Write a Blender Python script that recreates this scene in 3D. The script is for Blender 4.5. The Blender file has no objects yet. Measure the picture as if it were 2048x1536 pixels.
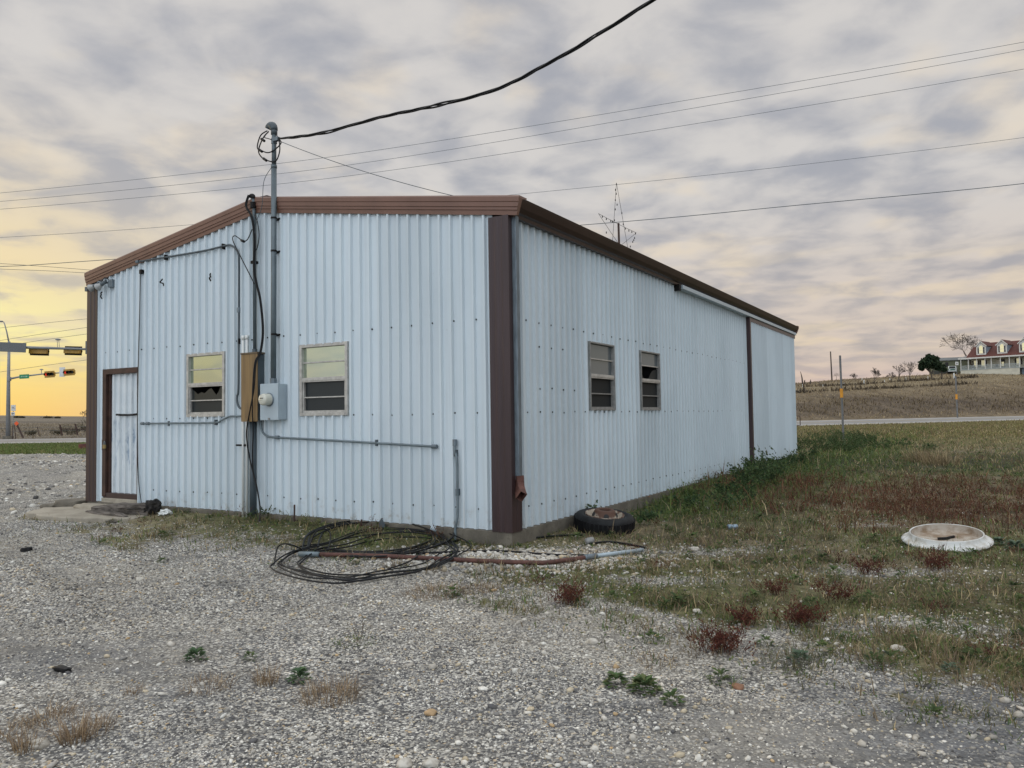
import bpy, math, random
import numpy as np
from mathutils import Vector, Matrix, noise
random.seed(7); RNG = np.random.default_rng(11)
S = bpy.context.scene
COL = S.collection
PI = math.pi

# ---------------------------------------------------------------- camera
F = 1556.1; PIT = .04018; ROL = -.014504; CZ = 1.42          # focal length in px of the 2048 px wide photograph
_d = Vector((0, math.cos(PIT), math.sin(PIT))); _r = Vector((1, 0, 0)); _u = _r.cross(_d)
CR = _r*math.cos(ROL) + _u*math.sin(ROL); CU = -_r*math.sin(ROL) + _u*math.cos(ROL)
cam = bpy.data.cameras.new('camera'); co = bpy.data.objects.new('camera', cam); COL.objects.link(co)
cam.sensor_width = 36; cam.lens = 36*F/2048; cam.clip_end = 6000; cam.clip_start = .05
mw = Matrix.Identity(4)
for i in range(3): mw[i][0] = CR[i]; mw[i][1] = CU[i]; mw[i][2] = -_d[i]
mw.translation = (0, 0, CZ); co.matrix_world = mw
S.camera = co
C0 = Vector((0, 0, CZ))

# ---------------------------------------------------------------- world, sun, exposure
LOBE = math.radians(202)
SUN_AZ = math.radians(-60); SUN_EL = math.radians(5)
W = bpy.data.worlds.new("World"); S.world = W; W.use_nodes = True
def build_world():
    nt = W.node_tree; nt.nodes.clear(); L = nt.links.new
    N = lambda t, **k: _nd(nt, t, **k)
    def M(op, a, b=None, c=None, clamp=False):
        n = nt.nodes.new('ShaderNodeMath'); n.operation = op; n.use_clamp = clamp
        for i, v in enumerate((a, b, c)):
            if v is None: continue
            if hasattr(v, 'links') or hasattr(v, 'is_linked'): L(v, n.inputs[i])
            else: n.inputs[i].default_value = v
        return n.outputs[0]
    def MR(v, a, b, c=0., d=1., t='SMOOTHSTEP'):
        n = nt.nodes.new('ShaderNodeMapRange'); n.interpolation_type = t
        L(v, n.inputs[0])
        for i, q in enumerate((a, b, c, d)): n.inputs[i+1].default_value = q
        return n.outputs[0]
    def MIX(f, a, b, bt='MIX'):
        n = nt.nodes.new('ShaderNodeMix'); n.data_type = 'RGBA'; n.blend_type = bt
        for s, v in ((n.inputs[0], f), (n.inputs[6], a), (n.inputs[7], b)):
            if hasattr(v, 'is_linked'): L(v, s)
            elif isinstance(v, (int, float)): s.default_value = v if s == n.inputs[0] else (v, v, v, 1)
            else: s.default_value = (*v, 1)
        return n.outputs[2]
    tc = nt.nodes.new('ShaderNodeTexCoord'); nz = nt.nodes.new('ShaderNodeVectorMath'); nz.operation = 'NORMALIZE'
    L(tc.outputs['Generated'], nz.inputs[0])
    sp = nt.nodes.new('ShaderNodeSeparateXYZ'); L(nz.outputs[0], sp.inputs[0]); x, y, z = sp.outputs
    zz = M('MAXIMUM', z, 0.0)
    den = M('ADD', zz, .15)
    cb = nt.nodes.new('ShaderNodeCombineXYZ'); L(M('DIVIDE', x, den), cb.inputs[0]); L(M('DIVIDE', y, den), cb.inputs[1])
    def NOI(vec, sc, det, ro, dist=0., off=(0, 0, 0), scl=(1, 1, 1), rz=0.):
        mp = nt.nodes.new('ShaderNodeMapping'); L(vec, mp.inputs[0]); mp.inputs['Location'].default_value = off
        mp.inputs['Scale'].default_value = scl; mp.inputs['Rotation'].default_value = (0, 0, rz)
        n = nt.nodes.new('ShaderNodeTexNoise'); L(mp.outputs[0], n.inputs['Vector'])
        n.inputs['Scale'].default_value = sc; n.inputs['Detail'].default_value = det
        n.inputs['Roughness'].default_value = ro; n.inputs['Distortion'].default_value = dist
        return n.outputs['Fac']
    n1 = NOI(cb.outputs[0], 4.4, 6, .47, .35, (3.1, 1.7, 0), (1., 1., 1), .5)
    n2 = NOI(cb.outputs[0], 1.6, 4, .5, .4, (7.3, 2.2, 0), (1, 1.2, 1), .4)
    n3 = NOI(cb.outputs[0], 12.0, 4, .6, .2, (1.3, 5.2, 0))
    n4 = NOI(cb.outputs[0], 2.6, 3, .5, .2, (9.1, 4.4, 0))
    mixn = M('ADD', M('ADD', M('MULTIPLY', n1, .58), M('MULTIPLY', n2, .33)), M('MULTIPLY', n3, .09))
    c = MR(mixn, .36, .60)
    # azimuth terms
    hx, hy = math.sin(SUN_AZ), math.cos(SUN_AZ)
    hl = M('MAXIMUM', M('SQRT', M('ADD', M('MULTIPLY', x, x), M('MULTIPLY', y, y))), .05)
    az = M('DIVIDE', M('ADD', M('MULTIPLY', x, hx), M('MULTIPLY', y, hy)), hl)
    low = MR(z, .03, .30, 1., 0.)
    dark = MIX(low, (.42, .43, .475), (.46, .42, .42))
    light = MIX(MR(n4, .52, .66), MIX(low, (.70, .672, .65), (.72, .60, .51)), MIX(low, (.80, .72, .62), (.78, .64, .49)))
    cloud = MIX(c, dark, light)
    # pinkish haze band close to the horizon
    hz = MR(z, .0, .085, .85, 0.)
    cloud = MIX(hz, cloud, (.71, .535, .48))
    # warm sunset
    el = nt.nodes.new('ShaderNodeValToRGB'); L(z, el.inputs[0]); e = el.color_ramp
    e.elements[0].position = 0; e.elements[0].color = (.98, .62, .17, 1)
    e.elements[1].position = .30; e.elements[1].color = (.86, .72, .52, 1)
    for p, q in ((.05, (1.0, .76, .24, 1)), (.10, (1.0, .90, .42, 1)), (.17, (.95, .77, .44, 1))):
        k = e.elements.new(p); k.color = q
    g = M('MULTIPLY', MR(az, .72, .915), MR(z, .13, .40, 1., 0.))
    brk = MR(mixn, .38, .54, .35, 1.)
    g = M('MULTIPLY', g, M('MAXIMUM', brk, MR(z, .03, .12, 1., 0.)))
    colr = MIX(g, cloud, el.outputs[0])
    # streaks of warm light low over the right horizon
    stv = nt.nodes.new('ShaderNodeCombineXYZ'); L(M('MULTIPLY', x, 2.2), stv.inputs[0]); L(M('ADD', M('MULTIPLY', z, 22.), M('MULTIPLY', y, .8)), stv.inputs[1])
    st = MR(NOI(stv.outputs[0], 1.6, 4, .5, .3, (4.4, .3, 0)), .50, .66)
    st = M('MULTIPLY', M('MULTIPLY', st, MR(z, .04, .10)), MR(z, .13, .22, .55, 0.))
    colr = MIX(st, colr, (.82, .69, .50))
    # sky behind the photographer and overhead: fill added out of view, bluer and brighter
    back = MR(y, .1, -.75)
    lobe = M('ADD', M('ADD', M('MULTIPLY', x, math.sin(LOBE)*.96), M('MULTIPLY', y, math.cos(LOBE)*.96)), M('MULTIPLY', z, .28))  # added lobe, aimed to give the wall ribs contrast
    lb = M('ADD', .36, M('MULTIPLY', M('POWER', MR(lobe, .1, 1., 0., 1., 'LINEAR'), 2.2), 1.25))
    bs = nt.nodes.new('ShaderNodeVectorMath'); bs.operation = 'SCALE'; L(MIX(c, (.98, 1.12, 1.32), (1.16, 1.22, 1.30)), bs.inputs[0]); L(lb, bs.inputs['Scale'])
    colr = MIX(back, colr, bs.outputs[0])
    colr = MIX(MR(z, .52, .85), colr, MIX(c, (1.30, 1.36, 1.46), (1.55, 1.56, 1.56)))
    sky = nt.nodes.new('ShaderNodeTexSky'); sky.sky_type = 'NISHITA'; sky.sun_disc = False
    sky.sun_elevation = SUN_EL; sky.sun_rotation = SUN_AZ
    # strength 0.1 on the background: cloud layer radiance is given times ten, over the clear sky
    sc = nt.nodes.new('ShaderNodeVectorMath'); sc.operation = 'SCALE'; L(colr, sc.inputs[0]); sc.inputs['Scale'].default_value = 10.
    fin = MIX(.92, sky.outputs[0], sc.outputs[0])
    bg = nt.nodes.new('ShaderNodeBackground'); L(fin, bg.inputs[0]); bg.inputs[1].default_value = .1
    out = nt.nodes.new('ShaderNodeOutputWorld'); L(bg.outputs[0], out.inputs[0])
def _nd(nt, t, **k):
    n = nt.nodes.new(t)
    for a, v in k.items(): setattr(n, a, v)
    return n
build_world()
sl = bpy.data.lights.new('sun', 'SUN'); sl.energy = .5; sl.angle = math.radians(25); sl.color = (1, .80, .55)
so = bpy.data.objects.new('sun', sl); COL.objects.link(so)
so.rotation_euler = Vector((math.sin(SUN_AZ)*math.cos(SUN_EL), math.cos(SUN_AZ)*math.cos(SUN_EL), math.sin(SUN_EL))).to_track_quat('Z', 'Y').to_euler()
S.view_settings.view_transform = 'Standard'; S.view_settings.look = 'None'
S.view_settings.exposure = 0.0; S.view_settings.gamma = 1.0

# ---------------------------------------------------------------- photo geometry helpers
def ray(px, py): return _d + CR*((px-1024)/F) - CU*((py-768)/F)
def aty(px, py, Y):
    v = ray(px, py); return C0 + v*(Y/v.y)
def onz(px, py, z=0.):
    v = ray(px, py); return C0 + v*((z-CZ)/v.z)
# building frame: x runs along the long wall, y along the gable wall, both from the near corner
BO = Vector((-.0338, 8.5104, .1614)); BA = math.radians(59.3347)
BX = Vector((math.cos(BA), math.sin(BA), 0)); BY = Vector((-math.sin(BA), math.cos(BA), 0))
def bw(x, y, z): return BO + BX*x + BY*y + Vector((0, 0, z))
def tobld(p):
    q = Vector(p) - BO; return Vector((q.dot(BX), q.dot(BY), q.z))
GW, GL = 7.84, 15.53

# ---------------------------------------------------------------- terrain
def ss(a, b, v):
    t = np.clip((v-a)/(b-a), 0, 1); return t*t*(3-2*t)
def road_near(x):
    x = np.asarray(x, float); xc = np.clip(x, -36, 61)
    y = 65.9 + .252*xc + .00278*xc*xc
    return y + np.where(x > 61, (x-61)*.33, 0) + np.where(x < -36, (x+36)*.05, 0)
ROADW = 15.
def pn(x, y, f, s=0.):                         # cheap smooth numpy noise
    return (np.sin(x*f*1.7+s+1.3*np.sin(y*f*1.1+s*2))+np.sin(y*f*1.3-s*1.5+1.7*np.sin(x*f*.9+s))+np.sin((x+y)*f*2.3+s*3))/3
def H(x, y, road=False):
    x = np.asarray(x, float); y = np.asarray(y, float)
    a = x/np.maximum(y, 5.)
    yn = road_near(x)
    zn = -.20*ss(20, -25, x) - .0
    z = zn*ss(22, yn-8, y)
    t = y - yn
    k = .0165*ss(-15, 28, x)
    z = z + k*np.clip(t, 0, 16)
    w = ss(-.25, .25, a)
    Sl = np.interp(a, [-.3, .364, .50, .60, .658, .75], [.05, .088, .108, .122, .129, .135])
    tt = np.maximum(t-16, 0); g = np.sin(np.clip(tt/90, 0, 1)*PI/2)
    hill = 90*Sl*g - np.maximum(tt-105, 0)*.05
    pl = np.interp(a, [-.66, -.54, 0], [.0122, .0086, .006])
    plain = pl*np.minimum(tt, 800) - .01*np.maximum(tt-800, 0)
    z = z + w*hill + (1-w)*plain
    z = z + .25*pn(x, y, .09, 1.)*ss(20, 60, tt)*w
    if not road: z = z - .10*ss(0, 1.0, t)*ss(16, 15, t)
    # close range: small mounds, ground piled against the long wall
    qx = (x-BO.x)*BX.x + (y-BO.y)*BX.y; qy = (x-BO.x)*BY.x + (y-BO.y)*BY.y
    nr = ss(30, 15, y)
    z = z + nr*(.018*pn(x, y, 1.5) + .010*pn(x, y, 4.1, 2.))
    z = z + .135*ss(3.2, 6.5, qx)*ss(13.5, 10.5, qx)*ss(-3.2, -.2, qy) + .05*ss(12, 14, qx)*ss(-2.5, -.3, qy)*ss(19, 16, qx)
    z = z + .10*ss(-1.3, -.1, qx)*ss(.2, 1.6, qy)*ss(6.4, 5.4, qy)*ss(1., 0, qx)
    return z
def Hs(x, y): return float(H(x, y))
def hit(px, py):
    v = ray(px, py); t = 2.
    while t < 1500:
        p = C0 + v*t
        if p.z < Hs(p.x, p.y):
            lo, hi = t-max(.02, t*.01), t
            for _ in range(12):
                m = (lo+hi)/2; p = C0+v*m
                if p.z < Hs(p.x, p.y): hi = m
                else: lo = m
            return C0+v*hi
        t += max(.02, t*.01)
    return C0+v*t

# ---------------------------------------------------------------- object helpers
def tag(o, label=None, cat=None, group=None, kind=None):
    for k, v in (('label', label), ('category', cat), ('group', group), ('kind', kind)):
        if v: o[k] = v
    return o
def thing(name, loc, label, cat, group=None, rz=0.):
    o = bpy.data.objects.new(name, None); COL.objects.link(o); o.empty_display_size = .1
    o.location = loc; o.rotation_euler = (0, 0, rz); return tag(o, label, cat, group)
def dup(root, loc, rz=0., sc=1., label=None):
    def cp(o, par):
        c = o.copy(); COL.objects.link(c)
        if par: c.parent = par
        for ch in kids[o]: cp(ch, c)
        return c
    kids = {}
    def walk(o):
        kids[o] = list(o.children)
        for ch in kids[o]: walk(ch)
    walk(root)
    c = cp(root, None); c.location = loc; c.rotation_euler = (0, 0, rz)
    c.scale = (sc, sc, sc) if isinstance(sc, (int, float)) else sc
    if label: c['label'] = label
    return c
def smooth_path(pts, n=8):
    P = [Vector(p) for p in pts]
    if len(P) < 3: return P
    out = []
    for i in range(len(P)-1):
        p0 = P[max(i-1, 0)]; p1 = P[i]; p2 = P[i+1]; p3 = P[min(i+2, len(P)-1)]
        for k in range(n):
            t = k/n
            out.append(.5*((2*p1)+(p2-p0)*t+(2*p0-5*p1+4*p2-p3)*t*t+(3*p1-p0-3*p2+p3)*t*t*t))
    out.append(P[-1]); return out
class MB:
    def __init__(s): s.v = []; s.f = []; s.m = []; s.cur = 0
    def add(s, vs, fs):
        b = len(s.v); s.v += [tuple(v) for v in vs]; s.f += [tuple(b+i for i in f) for f in fs]; s.m += [s.cur]*len(fs); return s
    def mat(s, i): s.cur = i; return s
    def box(s, c, d, R=None):
        hx, hy, hz = d[0]/2, d[1]/2, d[2]/2; c = Vector(c)
        vs = [Vector((i*hx, j*hy, k*hz)) for i in (-1, 1) for j in (-1, 1) for k in (-1, 1)]
        if R: vs = [R @ v for v in vs]
        return s.add([v+c for v in vs], [(0, 1, 3, 2), (4, 6, 7, 5), (0, 4, 5, 1), (2, 3, 7, 6), (0, 2, 6, 4), (1, 5, 7, 3)])
    def bb(s, x0, x1, y0, y1, z0, z1): return s.box(((x0+x1)/2, (y0+y1)/2, (z0+z1)/2), (abs(x1-x0), abs(y1-y0), abs(z1-z0)))
    def tube(s, pts, r, seg=8, caps=True):
        P = [Vector(p) for p in pts]; n = len(P)
        rr = r if isinstance(r, (list, tuple)) else [r]*n
        T = [(P[min(i+1, n-1)]-P[max(i-1, 0)]).normalized() for i in range(n)]
        a = Vector((0, 0, 1)) if abs(T[0].z) < .9 else Vector((1, 0, 0))
        u = T[0].cross(a).normalized(); vs = []
        for i in range(n):
            u = (u - T[i]*u.dot(T[i]))
            u = u.normalized() if u.length > 1e-6 else T[i].orthogonal().normalized()
            w = T[i].cross(u)
            for k in range(seg):
                q = 2*PI*k/seg; vs.append(P[i]+(u*math.cos(q)+w*math.sin(q))*rr[i])
        fs = [(i*seg+k, i*seg+(k+1) % seg, (i+1)*seg+(k+1) % seg, (i+1)*seg+k) for i in range(n-1) for k in range(seg)]
        if caps: fs += [tuple(range(seg))[::-1], tuple((n-1)*seg+k for k in range(seg))]
        return s.add(vs, fs)
    def lathe(s, prof, seg=24, c=(0, 0, 0), R=None, closed=False):
        c = Vector(c); vs = []; n = len(prof)
        for r, z in prof:
            for k in range(seg):
                q = 2*PI*k/seg; v = Vector((r*math.cos(q), r*math.sin(q), z)); vs.append(c+(R @ v if R else v))
        fs = [(i*seg+k, i*seg+(k+1) % seg, (i+1)*seg+(k+1) % seg, (i+1)*seg+k) for i in range(n-1 if not closed else n) for k in range(seg)] if not closed else \
             [(i*seg+k, i*seg+(k+1) % seg, ((i+1) % n)*seg+(k+1) % seg, ((i+1) % n)*seg+k) for i in range(n) for k in range(seg)]
        return s.add(vs, fs)
    def prism(s, poly, vec):
        n = len(poly); P = [Vector(p) for p in poly]; v = Vector(vec)
        return s.add(P+[p+v for p in P], [tuple(range(n))[::-1], tuple(range(n, 2*n))]+[(i, (i+1) % n, n+(i+1) % n, n+i) for i in range(n)])
    def build(s, name, mats, parent=None, org=(0, 0, 0), smooth=False, loc=None, rz=0., bev=0., fix=True):
        o3 = Vector(org); me = bpy.data.meshes.new(name)
        me.from_pydata([tuple(Vector(v)-o3) for v in s.v], [], s.f)
        for m in (mats if isinstance(mats, (list, tuple)) else [mats]): me.materials.append(m)
        if max(s.m, default=0): me.polygons.foreach_set('material_index', s.m)
        if fix:
            import bmesh
            b = bmesh.new(); b.from_mesh(me); bmesh.ops.recalc_face_normals(b, faces=b.faces); b.to_mesh(me); b.free()
        if smooth: me.polygons.foreach_set('use_smooth', [True]*len(me.polygons))
        me.update()
        o = bpy.data.objects.new(name, me); COL.objects.link(o)
        if parent: o.parent = parent
        if loc is not None: o.location = loc; o.rotation_euler = (0, 0, rz)
        if bev:
            md = o.modifiers.new('bevel', 'BEVEL'); md.width = bev; md.segments = 2; md.limit_method = 'ANGLE'; md.angle_limit = .6
            md.harden_normals = False
        return o
def npmesh(name, V, Fq, mat, cols=None, smooth=False, k=3):
    me = bpy.data.meshes.new(name); V = np.ascontiguousarray(V, np.float32); Fq = np.ascontiguousarray(Fq, np.int32)
    nf = len(Fq); k = Fq.shape[1]
    me.vertices.add(len(V)); me.vertices.foreach_set('co', V.ravel())
    me.loops.add(nf*k); me.loops.foreach_set('vertex_index', Fq.ravel())
    me.polygons.add(nf); me.polygons.foreach_set('loop_start', np.arange(0, nf*k, k, dtype=np.int32))
    me.polygons.foreach_set('use_smooth', np.full(nf, smooth))
    if cols is not None:
        at = me.attributes.new('col', 'FLOAT_COLOR', 'POINT')
        c4 = np.ones((len(V), 4), np.float32); c4[:, :3] = cols; at.data.foreach_set('color', c4.ravel())
    me.materials.append(mat); me.update(calc_edges=True); me.validate()
    o = bpy.data.objects.new(name, me); COL.objects.link(o); return o

# ---------------------------------------------------------------- materials
class MT:
    """small helper round a node tree"""
    def __init__(s, name):
        s.m = bpy.data.materials.new(name); s.m.use_nodes = True; s.nt = s.m.node_tree
        s.b = s.nt.nodes['Principled BSDF']; s.tc = s.nt.nodes.new('ShaderNodeTexCoord')
    def L(s, a, b): s.nt.links.new(a, b)
    def setin(s, sock, v):
        if hasattr(v, 'is_linked'): s.L(v, sock)
        elif isinstance(v, (tuple, list)) and len(v) == 3 and sock.type == 'RGBA': sock.default_value = (*v, 1)
        elif sock.type == 'RGBA' and isinstance(v, (int, float)): sock.default_value = (v, v, v, 1)
        else: sock.default_value = v
    def P(s, **k):
        for n, v in k.items():
            s.setin(s.b.inputs[n.replace('_', ' ')], v)
        return s
    def coord(s, scale=(1, 1, 1), which='Object', loc=(0, 0, 0)):
        mp = s.nt.nodes.new('ShaderNodeMapping'); s.L(s.tc.outputs[which], mp.inputs[0]); mp.inputs['Scale'].default_value = scale; mp.inputs['Location'].default_value = loc
        return mp.outputs[0]
    def noise(s, vec, sc, det=4, ro=.55, dist=0.):
        n = s.nt.nodes.new('ShaderNodeTexNoise'); s.L(vec, n.inputs['Vector']); n.inputs['Scale'].default_value = sc
        n.inputs['Detail'].default_value = det; n.inputs['Roughness'].default_value = ro; n.inputs['Distortion'].default_value = dist
        return n.outputs['Fac']
    def voro(s, vec, sc, out='Color', feat='F1'):
        n = s.nt.nodes.new('ShaderNodeTexVoronoi'); n.feature = feat; s.L(vec, n.inputs['Vector']); n.inputs['Scale'].default_value = sc
        return n.outputs[out]
    def mr(s, v, a, b, c=0., d=1.):
        n = s.nt.nodes.new('ShaderNodeMapRange'); n.interpolation_type = 'SMOOTHSTEP'; s.setin(n.inputs[0], v)
        for i, q in enumerate((a, b, c, d)): n.inputs[i+1].default_value = q
        return n.outputs[0]
    def math(s, op, a, b=0., clamp=False):
        n = s.nt.nodes.new('ShaderNodeMath'); n.operation = op; n.use_clamp = clamp; s.setin(n.inputs[0], a); s.setin(n.inputs[1], b); return n.outputs[0]
    def mix(s, f, a, b, bt='MIX'):
        n = s.nt.nodes.new('ShaderNodeMix'); n.data_type = 'RGBA'; n.blend_type = bt
        s.setin(n.inputs[0], f); s.setin(n.inputs[6], a); s.setin(n.inputs[7], b); return n.outputs[2]
    def ramp(s, v, stops, const=False):
        n = s.nt.nodes.new('ShaderNodeValToRGB'); s.L(v, n.inputs[0]); e = n.color_ramp
        if const: e.interpolation = 'CONSTANT'
        e.elements[0].position, e.elements[0].color = stops[0][0], (*stops[0][1], 1)
        e.elements[1].position, e.elements[1].color = stops[-1][0], (*stops[-1][1], 1)
        for p, c in stops[1:-1]: e.elements.new(p).color = (*c, 1)
        return n.outputs[0]
    def bump(s, h, st=.3, d=.01, nrm=None):
        n = s.nt.nodes.new('ShaderNodeBump'); n.inputs['Strength'].default_value = st; n.inputs['Distance'].default_value = d; s.L(h, n.inputs['Height'])
        if nrm: s.L(nrm, n.inputs['Normal'])
        s.L(n.outputs[0], s.b.inputs['Normal']); return n.outputs[0]
    def attr(s, name, out='Color'):
        n = s.nt.nodes.new('ShaderNodeAttribute'); n.attribute_name = name; return n.outputs[out]
    def island(s):
        n = s.nt.nodes.new('ShaderNodeNewGeometry'); return n.outputs['Random Per Island']
def simple(name, col, rough=.6, metal=0., var=.15, sc=6., bump=0., spec=.5, sctex=(1, 1, 1)):
    t = MT(name); v = t.coord(sctex)
    n = t.noise(v, sc, 5, .6)
    f = t.mr(n, .3, .7)
    c0 = tuple(c*(1-var) for c in col); c1 = tuple(min(1, c*(1+var)) for c in col)
    t.P(Base_Color=t.mix(f, c0, c1), Roughness=rough, Metallic=metal, Specular_IOR_Level=spec)
    if bump: t.bump(t.noise(v, sc*4, 4), bump, .01)
    return t.m
M = {}
def wall_paint():
    t = MT('painted_steel'); v = t.coord()
    big = t.noise(t.coord((.7, .7, .35)), 1.3, 4, .6)
    col = t.mix(t.mr(big, .3, .7), (.56, .635, .675), (.615, .69, .73))
    streak = t.noise(t.coord((14, 14, .35)), 1.0, 5, .65)
    sp0 = t.nt.nodes.new('ShaderNodeSeparateXYZ'); t.L(t.tc.outputs['Object'], sp0.inputs[0])
    wn = t.nt.nodes.new('ShaderNodeTexWhiteNoise'); wn.noise_dimensions = '1D'; t.L(t.math('FLOOR', t.math('DIVIDE', t.math('ADD', sp0.outputs[0], sp0.outputs[1]), .915)), wn.inputs['W'])
    pv_ = t.mr(wn.outputs['Value'], 0, 1, .93, 1.04); col = t.mix(1., col, pv_, 'MULTIPLY')
    sp = t.nt.nodes.new('ShaderNodeSeparateXYZ'); t.L(t.tc.outputs['Object'], sp.inputs[0])
    # rusty runs near the foot of the sheets
    lowf = t.mr(sp.outputs[2], .0, .55, 1., 0.)
    rs = t.math('MULTIPLY', t.mr(t.noise(t.coord((9, 9, .25), loc=(3, 1, 0)), 1.0, 3, .5), .60, .72), lowf)
    col = t.mix(t.math('MULTIPLY', rs, .55), col, (.36, .22, .11))
    col = t.mix(t.math('MULTIPLY', t.mr(streak, .48, .75), .22), col, (.42, .45, .46))
    dirt = t.math('MULTIPLY', t.mr(t.noise(v, 7., 5, .7), .5, .8), t.mr(sp.outputs[2], -.02, .38, .85, 0.))
    col = t.mix(dirt, col, (.30, .26, .20))
    chip = t.mr(t.noise(t.coord((30, 30, 9)), 1.0, 3, .7), .72, .76)
    col = t.mix(t.math('MULTIPLY', chip, .5), col, (.35, .33, .31))
    t.P(Base_Color=col, Roughness=t.mr(streak, .3, .7, .42, .58), Specular_IOR_Level=.35)
    t.bump(t.noise(t.coord((1, 1, .8)), 2.2, 3, .5), .25, .03)
    return t.m
M['wall'] = wall_paint()
def door_paint():
    t = MT('door_steel'); v = t.coord()
    sp = t.nt.nodes.new('ShaderNodeSeparateXYZ'); t.L(t.tc.outputs['Object'], sp.inputs[0])
    col = t.mix(t.mr(t.noise(v, 3, 4, .6), .3, .7), (.60, .66, .69), (.68, .73, .75))
    band = t.math('MULTIPLY', t.mr(sp.outputs[2], .35, .75), t.mr(sp.outputs[2], 1.05, .85, 0, 1))
    bl = t.math('MULTIPLY', t.mr(t.noise(t.coord((1, 9, 1.6)), 1.6, 5, .7), .5, .68), t.mr(sp.outputs[2], .3, .8, 0., 1.))
    bl = t.math('MULTIPLY', bl, t.mr(sp.outputs[2], 1.5, .9, 0., 1.))
    col = t.mix(t.math('MULTIPLY', bl, .9), col, (.13, .22, .34))
    col = t.mix(t.math('MULTIPLY', t.mr(t.noise(t.coord((1, 14, 1.2), loc=(2, 3, 1)), 1.3, 5, .7), .54, .70), .5), col, (.30, .33, .35))
    t.P(Base_Color=col, Roughness=.5, Specular_IOR_Level=.3); return t.m
M['door'] = door_paint()
M['brown'] = simple('brown_trim_paint', (.165, .086, .060), .38, 0, .10, 3, sctex=(1, 1, .3))
M['brownd'] = simple('dark_brown_trim_paint', (.042, .024, .025), .40, 0, .16, 3, sctex=(4, 4, .3))
M['gutter'] = simple('gutter_paint', (.040, .020, .016), .42, 0, .15, 2)
M['jamb'] = simple('rusty_jamb', (.048, .022, .015), .6, 0, .35, 8)
M['rustpaint'] = simple('faded_red_oxide', (.095, .040, .030), .75, 0, .35, 14)
M['galv'] = simple('weathered_galvanised_steel', (.155, .19, .215), .5, .35, .22, 5, sctex=(4, 4, 1))
M['conduit'] = simple('grey_conduit', (.16, .20, .22), .5, .25, .15, 5)
M['conduitd'] = simple('dark_grey_pvc', (.065, .085, .098), .5, 0, .15, 5)
M['mastgrey'] = simple('mast_steel', (.115, .145, .16), .5, .3, .15, 4)
M['pvc'] = simple('white_pvc', (.66, .68, .66), .45, 0, .06, 5)
M['metal'] = simple('window_aluminium', (.46, .45, .42), .42, .35, .18, 14)
M['metald'] = simple('dull_aluminium', (.26, .26, .25), .5, .3, .18, 14)
M['black'] = simple('black_rubber', (.009, .009, .010), .5, 0, .2, 10, spec=.25)
M['blackm'] = simple('black_metal', (.010, .009, .009), .6, 0, .2, 10, spec=.2)
M['interior'] = simple('dark_interior', (.03, .03, .03), .9)
M['boxgrey'] = simple('grey_enamel', (.40, .475, .52), .4, 0, .05, 4)
def tanboard():
    t = MT('weathered_tan_board'); v = t.coord((9, 9, .7))
    n = t.noise(v, 1.5, 5, .6); col = t.mix(t.mr(n, .3, .72), (.27, .175, .075), (.155, .10, .05))
    col = t.mix(t.math('MULTIPLY', t.mr(t.noise(t.coord((3, 3, 1)), 2, 3), .5, .7), .5), col, (.30, .21, .10))
    t.P(Base_Color=col, Roughness=.75); return t.m
M['tan'] = tanboard()
def concrete(name, a, b):
    t = MT(name); v = t.coord()
    n = t.noise(v, 3, 6, .65); col = t.mix(t.mr(n, .3, .7), a, b)
    col = t.mix(t.math('MULTIPLY', t.mr(t.noise(v, 22, 4, .7), .55, .75), .6), col, tuple(c*.45 for c in a))
    t.P(Base_Color=col, Roughness=.9); t.bump(t.noise(v, 40, 5, .7), .5, .012); return t.m
M['concrete'] = concrete('weathered_concrete', (.095, .085, .068), (.185, .165, .13))
M['slab'] = concrete('worn_slab', (.27, .24, .19), (.40, .36, .29))
def glass_mat(name, tint, refl, dark, rough=.03, wav=.012, fres=.6):
    t = MT(name); v = t.coord()
    t.P(Base_Color=dark, Roughness=.6, Specular_IOR_Level=.2)
    g = t.nt.nodes.new('ShaderNodeBsdfGlossy'); g.inputs['Color'].default_value = (*tint, 1); g.inputs['Roughness'].default_value = rough
    mx = t.nt.nodes.new('ShaderNodeMixShader'); fr = t.nt.nodes.new('ShaderNodeFresnel'); fr.inputs[0].default_value = 1.5
    f = t.math('ADD', t.math('MULTIPLY', fr.outputs[0], fres), refl, True)
    t.L(f, mx.inputs[0]); t.L(t.b.outputs[0], mx.inputs[1]); t.L(g.outputs[0], mx.inputs[2])
    bp = t.nt.nodes.new('ShaderNodeBump'); bp.inputs['Strength'].default_value = wav; bp.inputs['Distance'].default_value = .05
    t.L(t.noise(v, 2.2, 1, .4), bp.inputs['Height']); t.L(bp.outputs[0], g.inputs['Normal'])
    t.L(mx.outputs[0], t.nt.nodes['Material Output'].inputs[0]); return t.m
M['film'] = glass_mat('reflective_film_glass', (.60, .68, .55), .42, (.05, .06, .05), .03, .03, .5)
M['film2'] = glass_mat('dusty_film_glass', (.62, .70, .73), .12, (.085, .098, .102), .12)
M['glassd'] = glass_mat('dark_glass', (.35, .40, .40), .0, (.016, .019, .019), .06, .012, .12)
M['screen'] = glass_mat('insect_screen', (.30, .34, .36), .0, (.014, .017, .018), .3, .012, .12)

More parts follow.
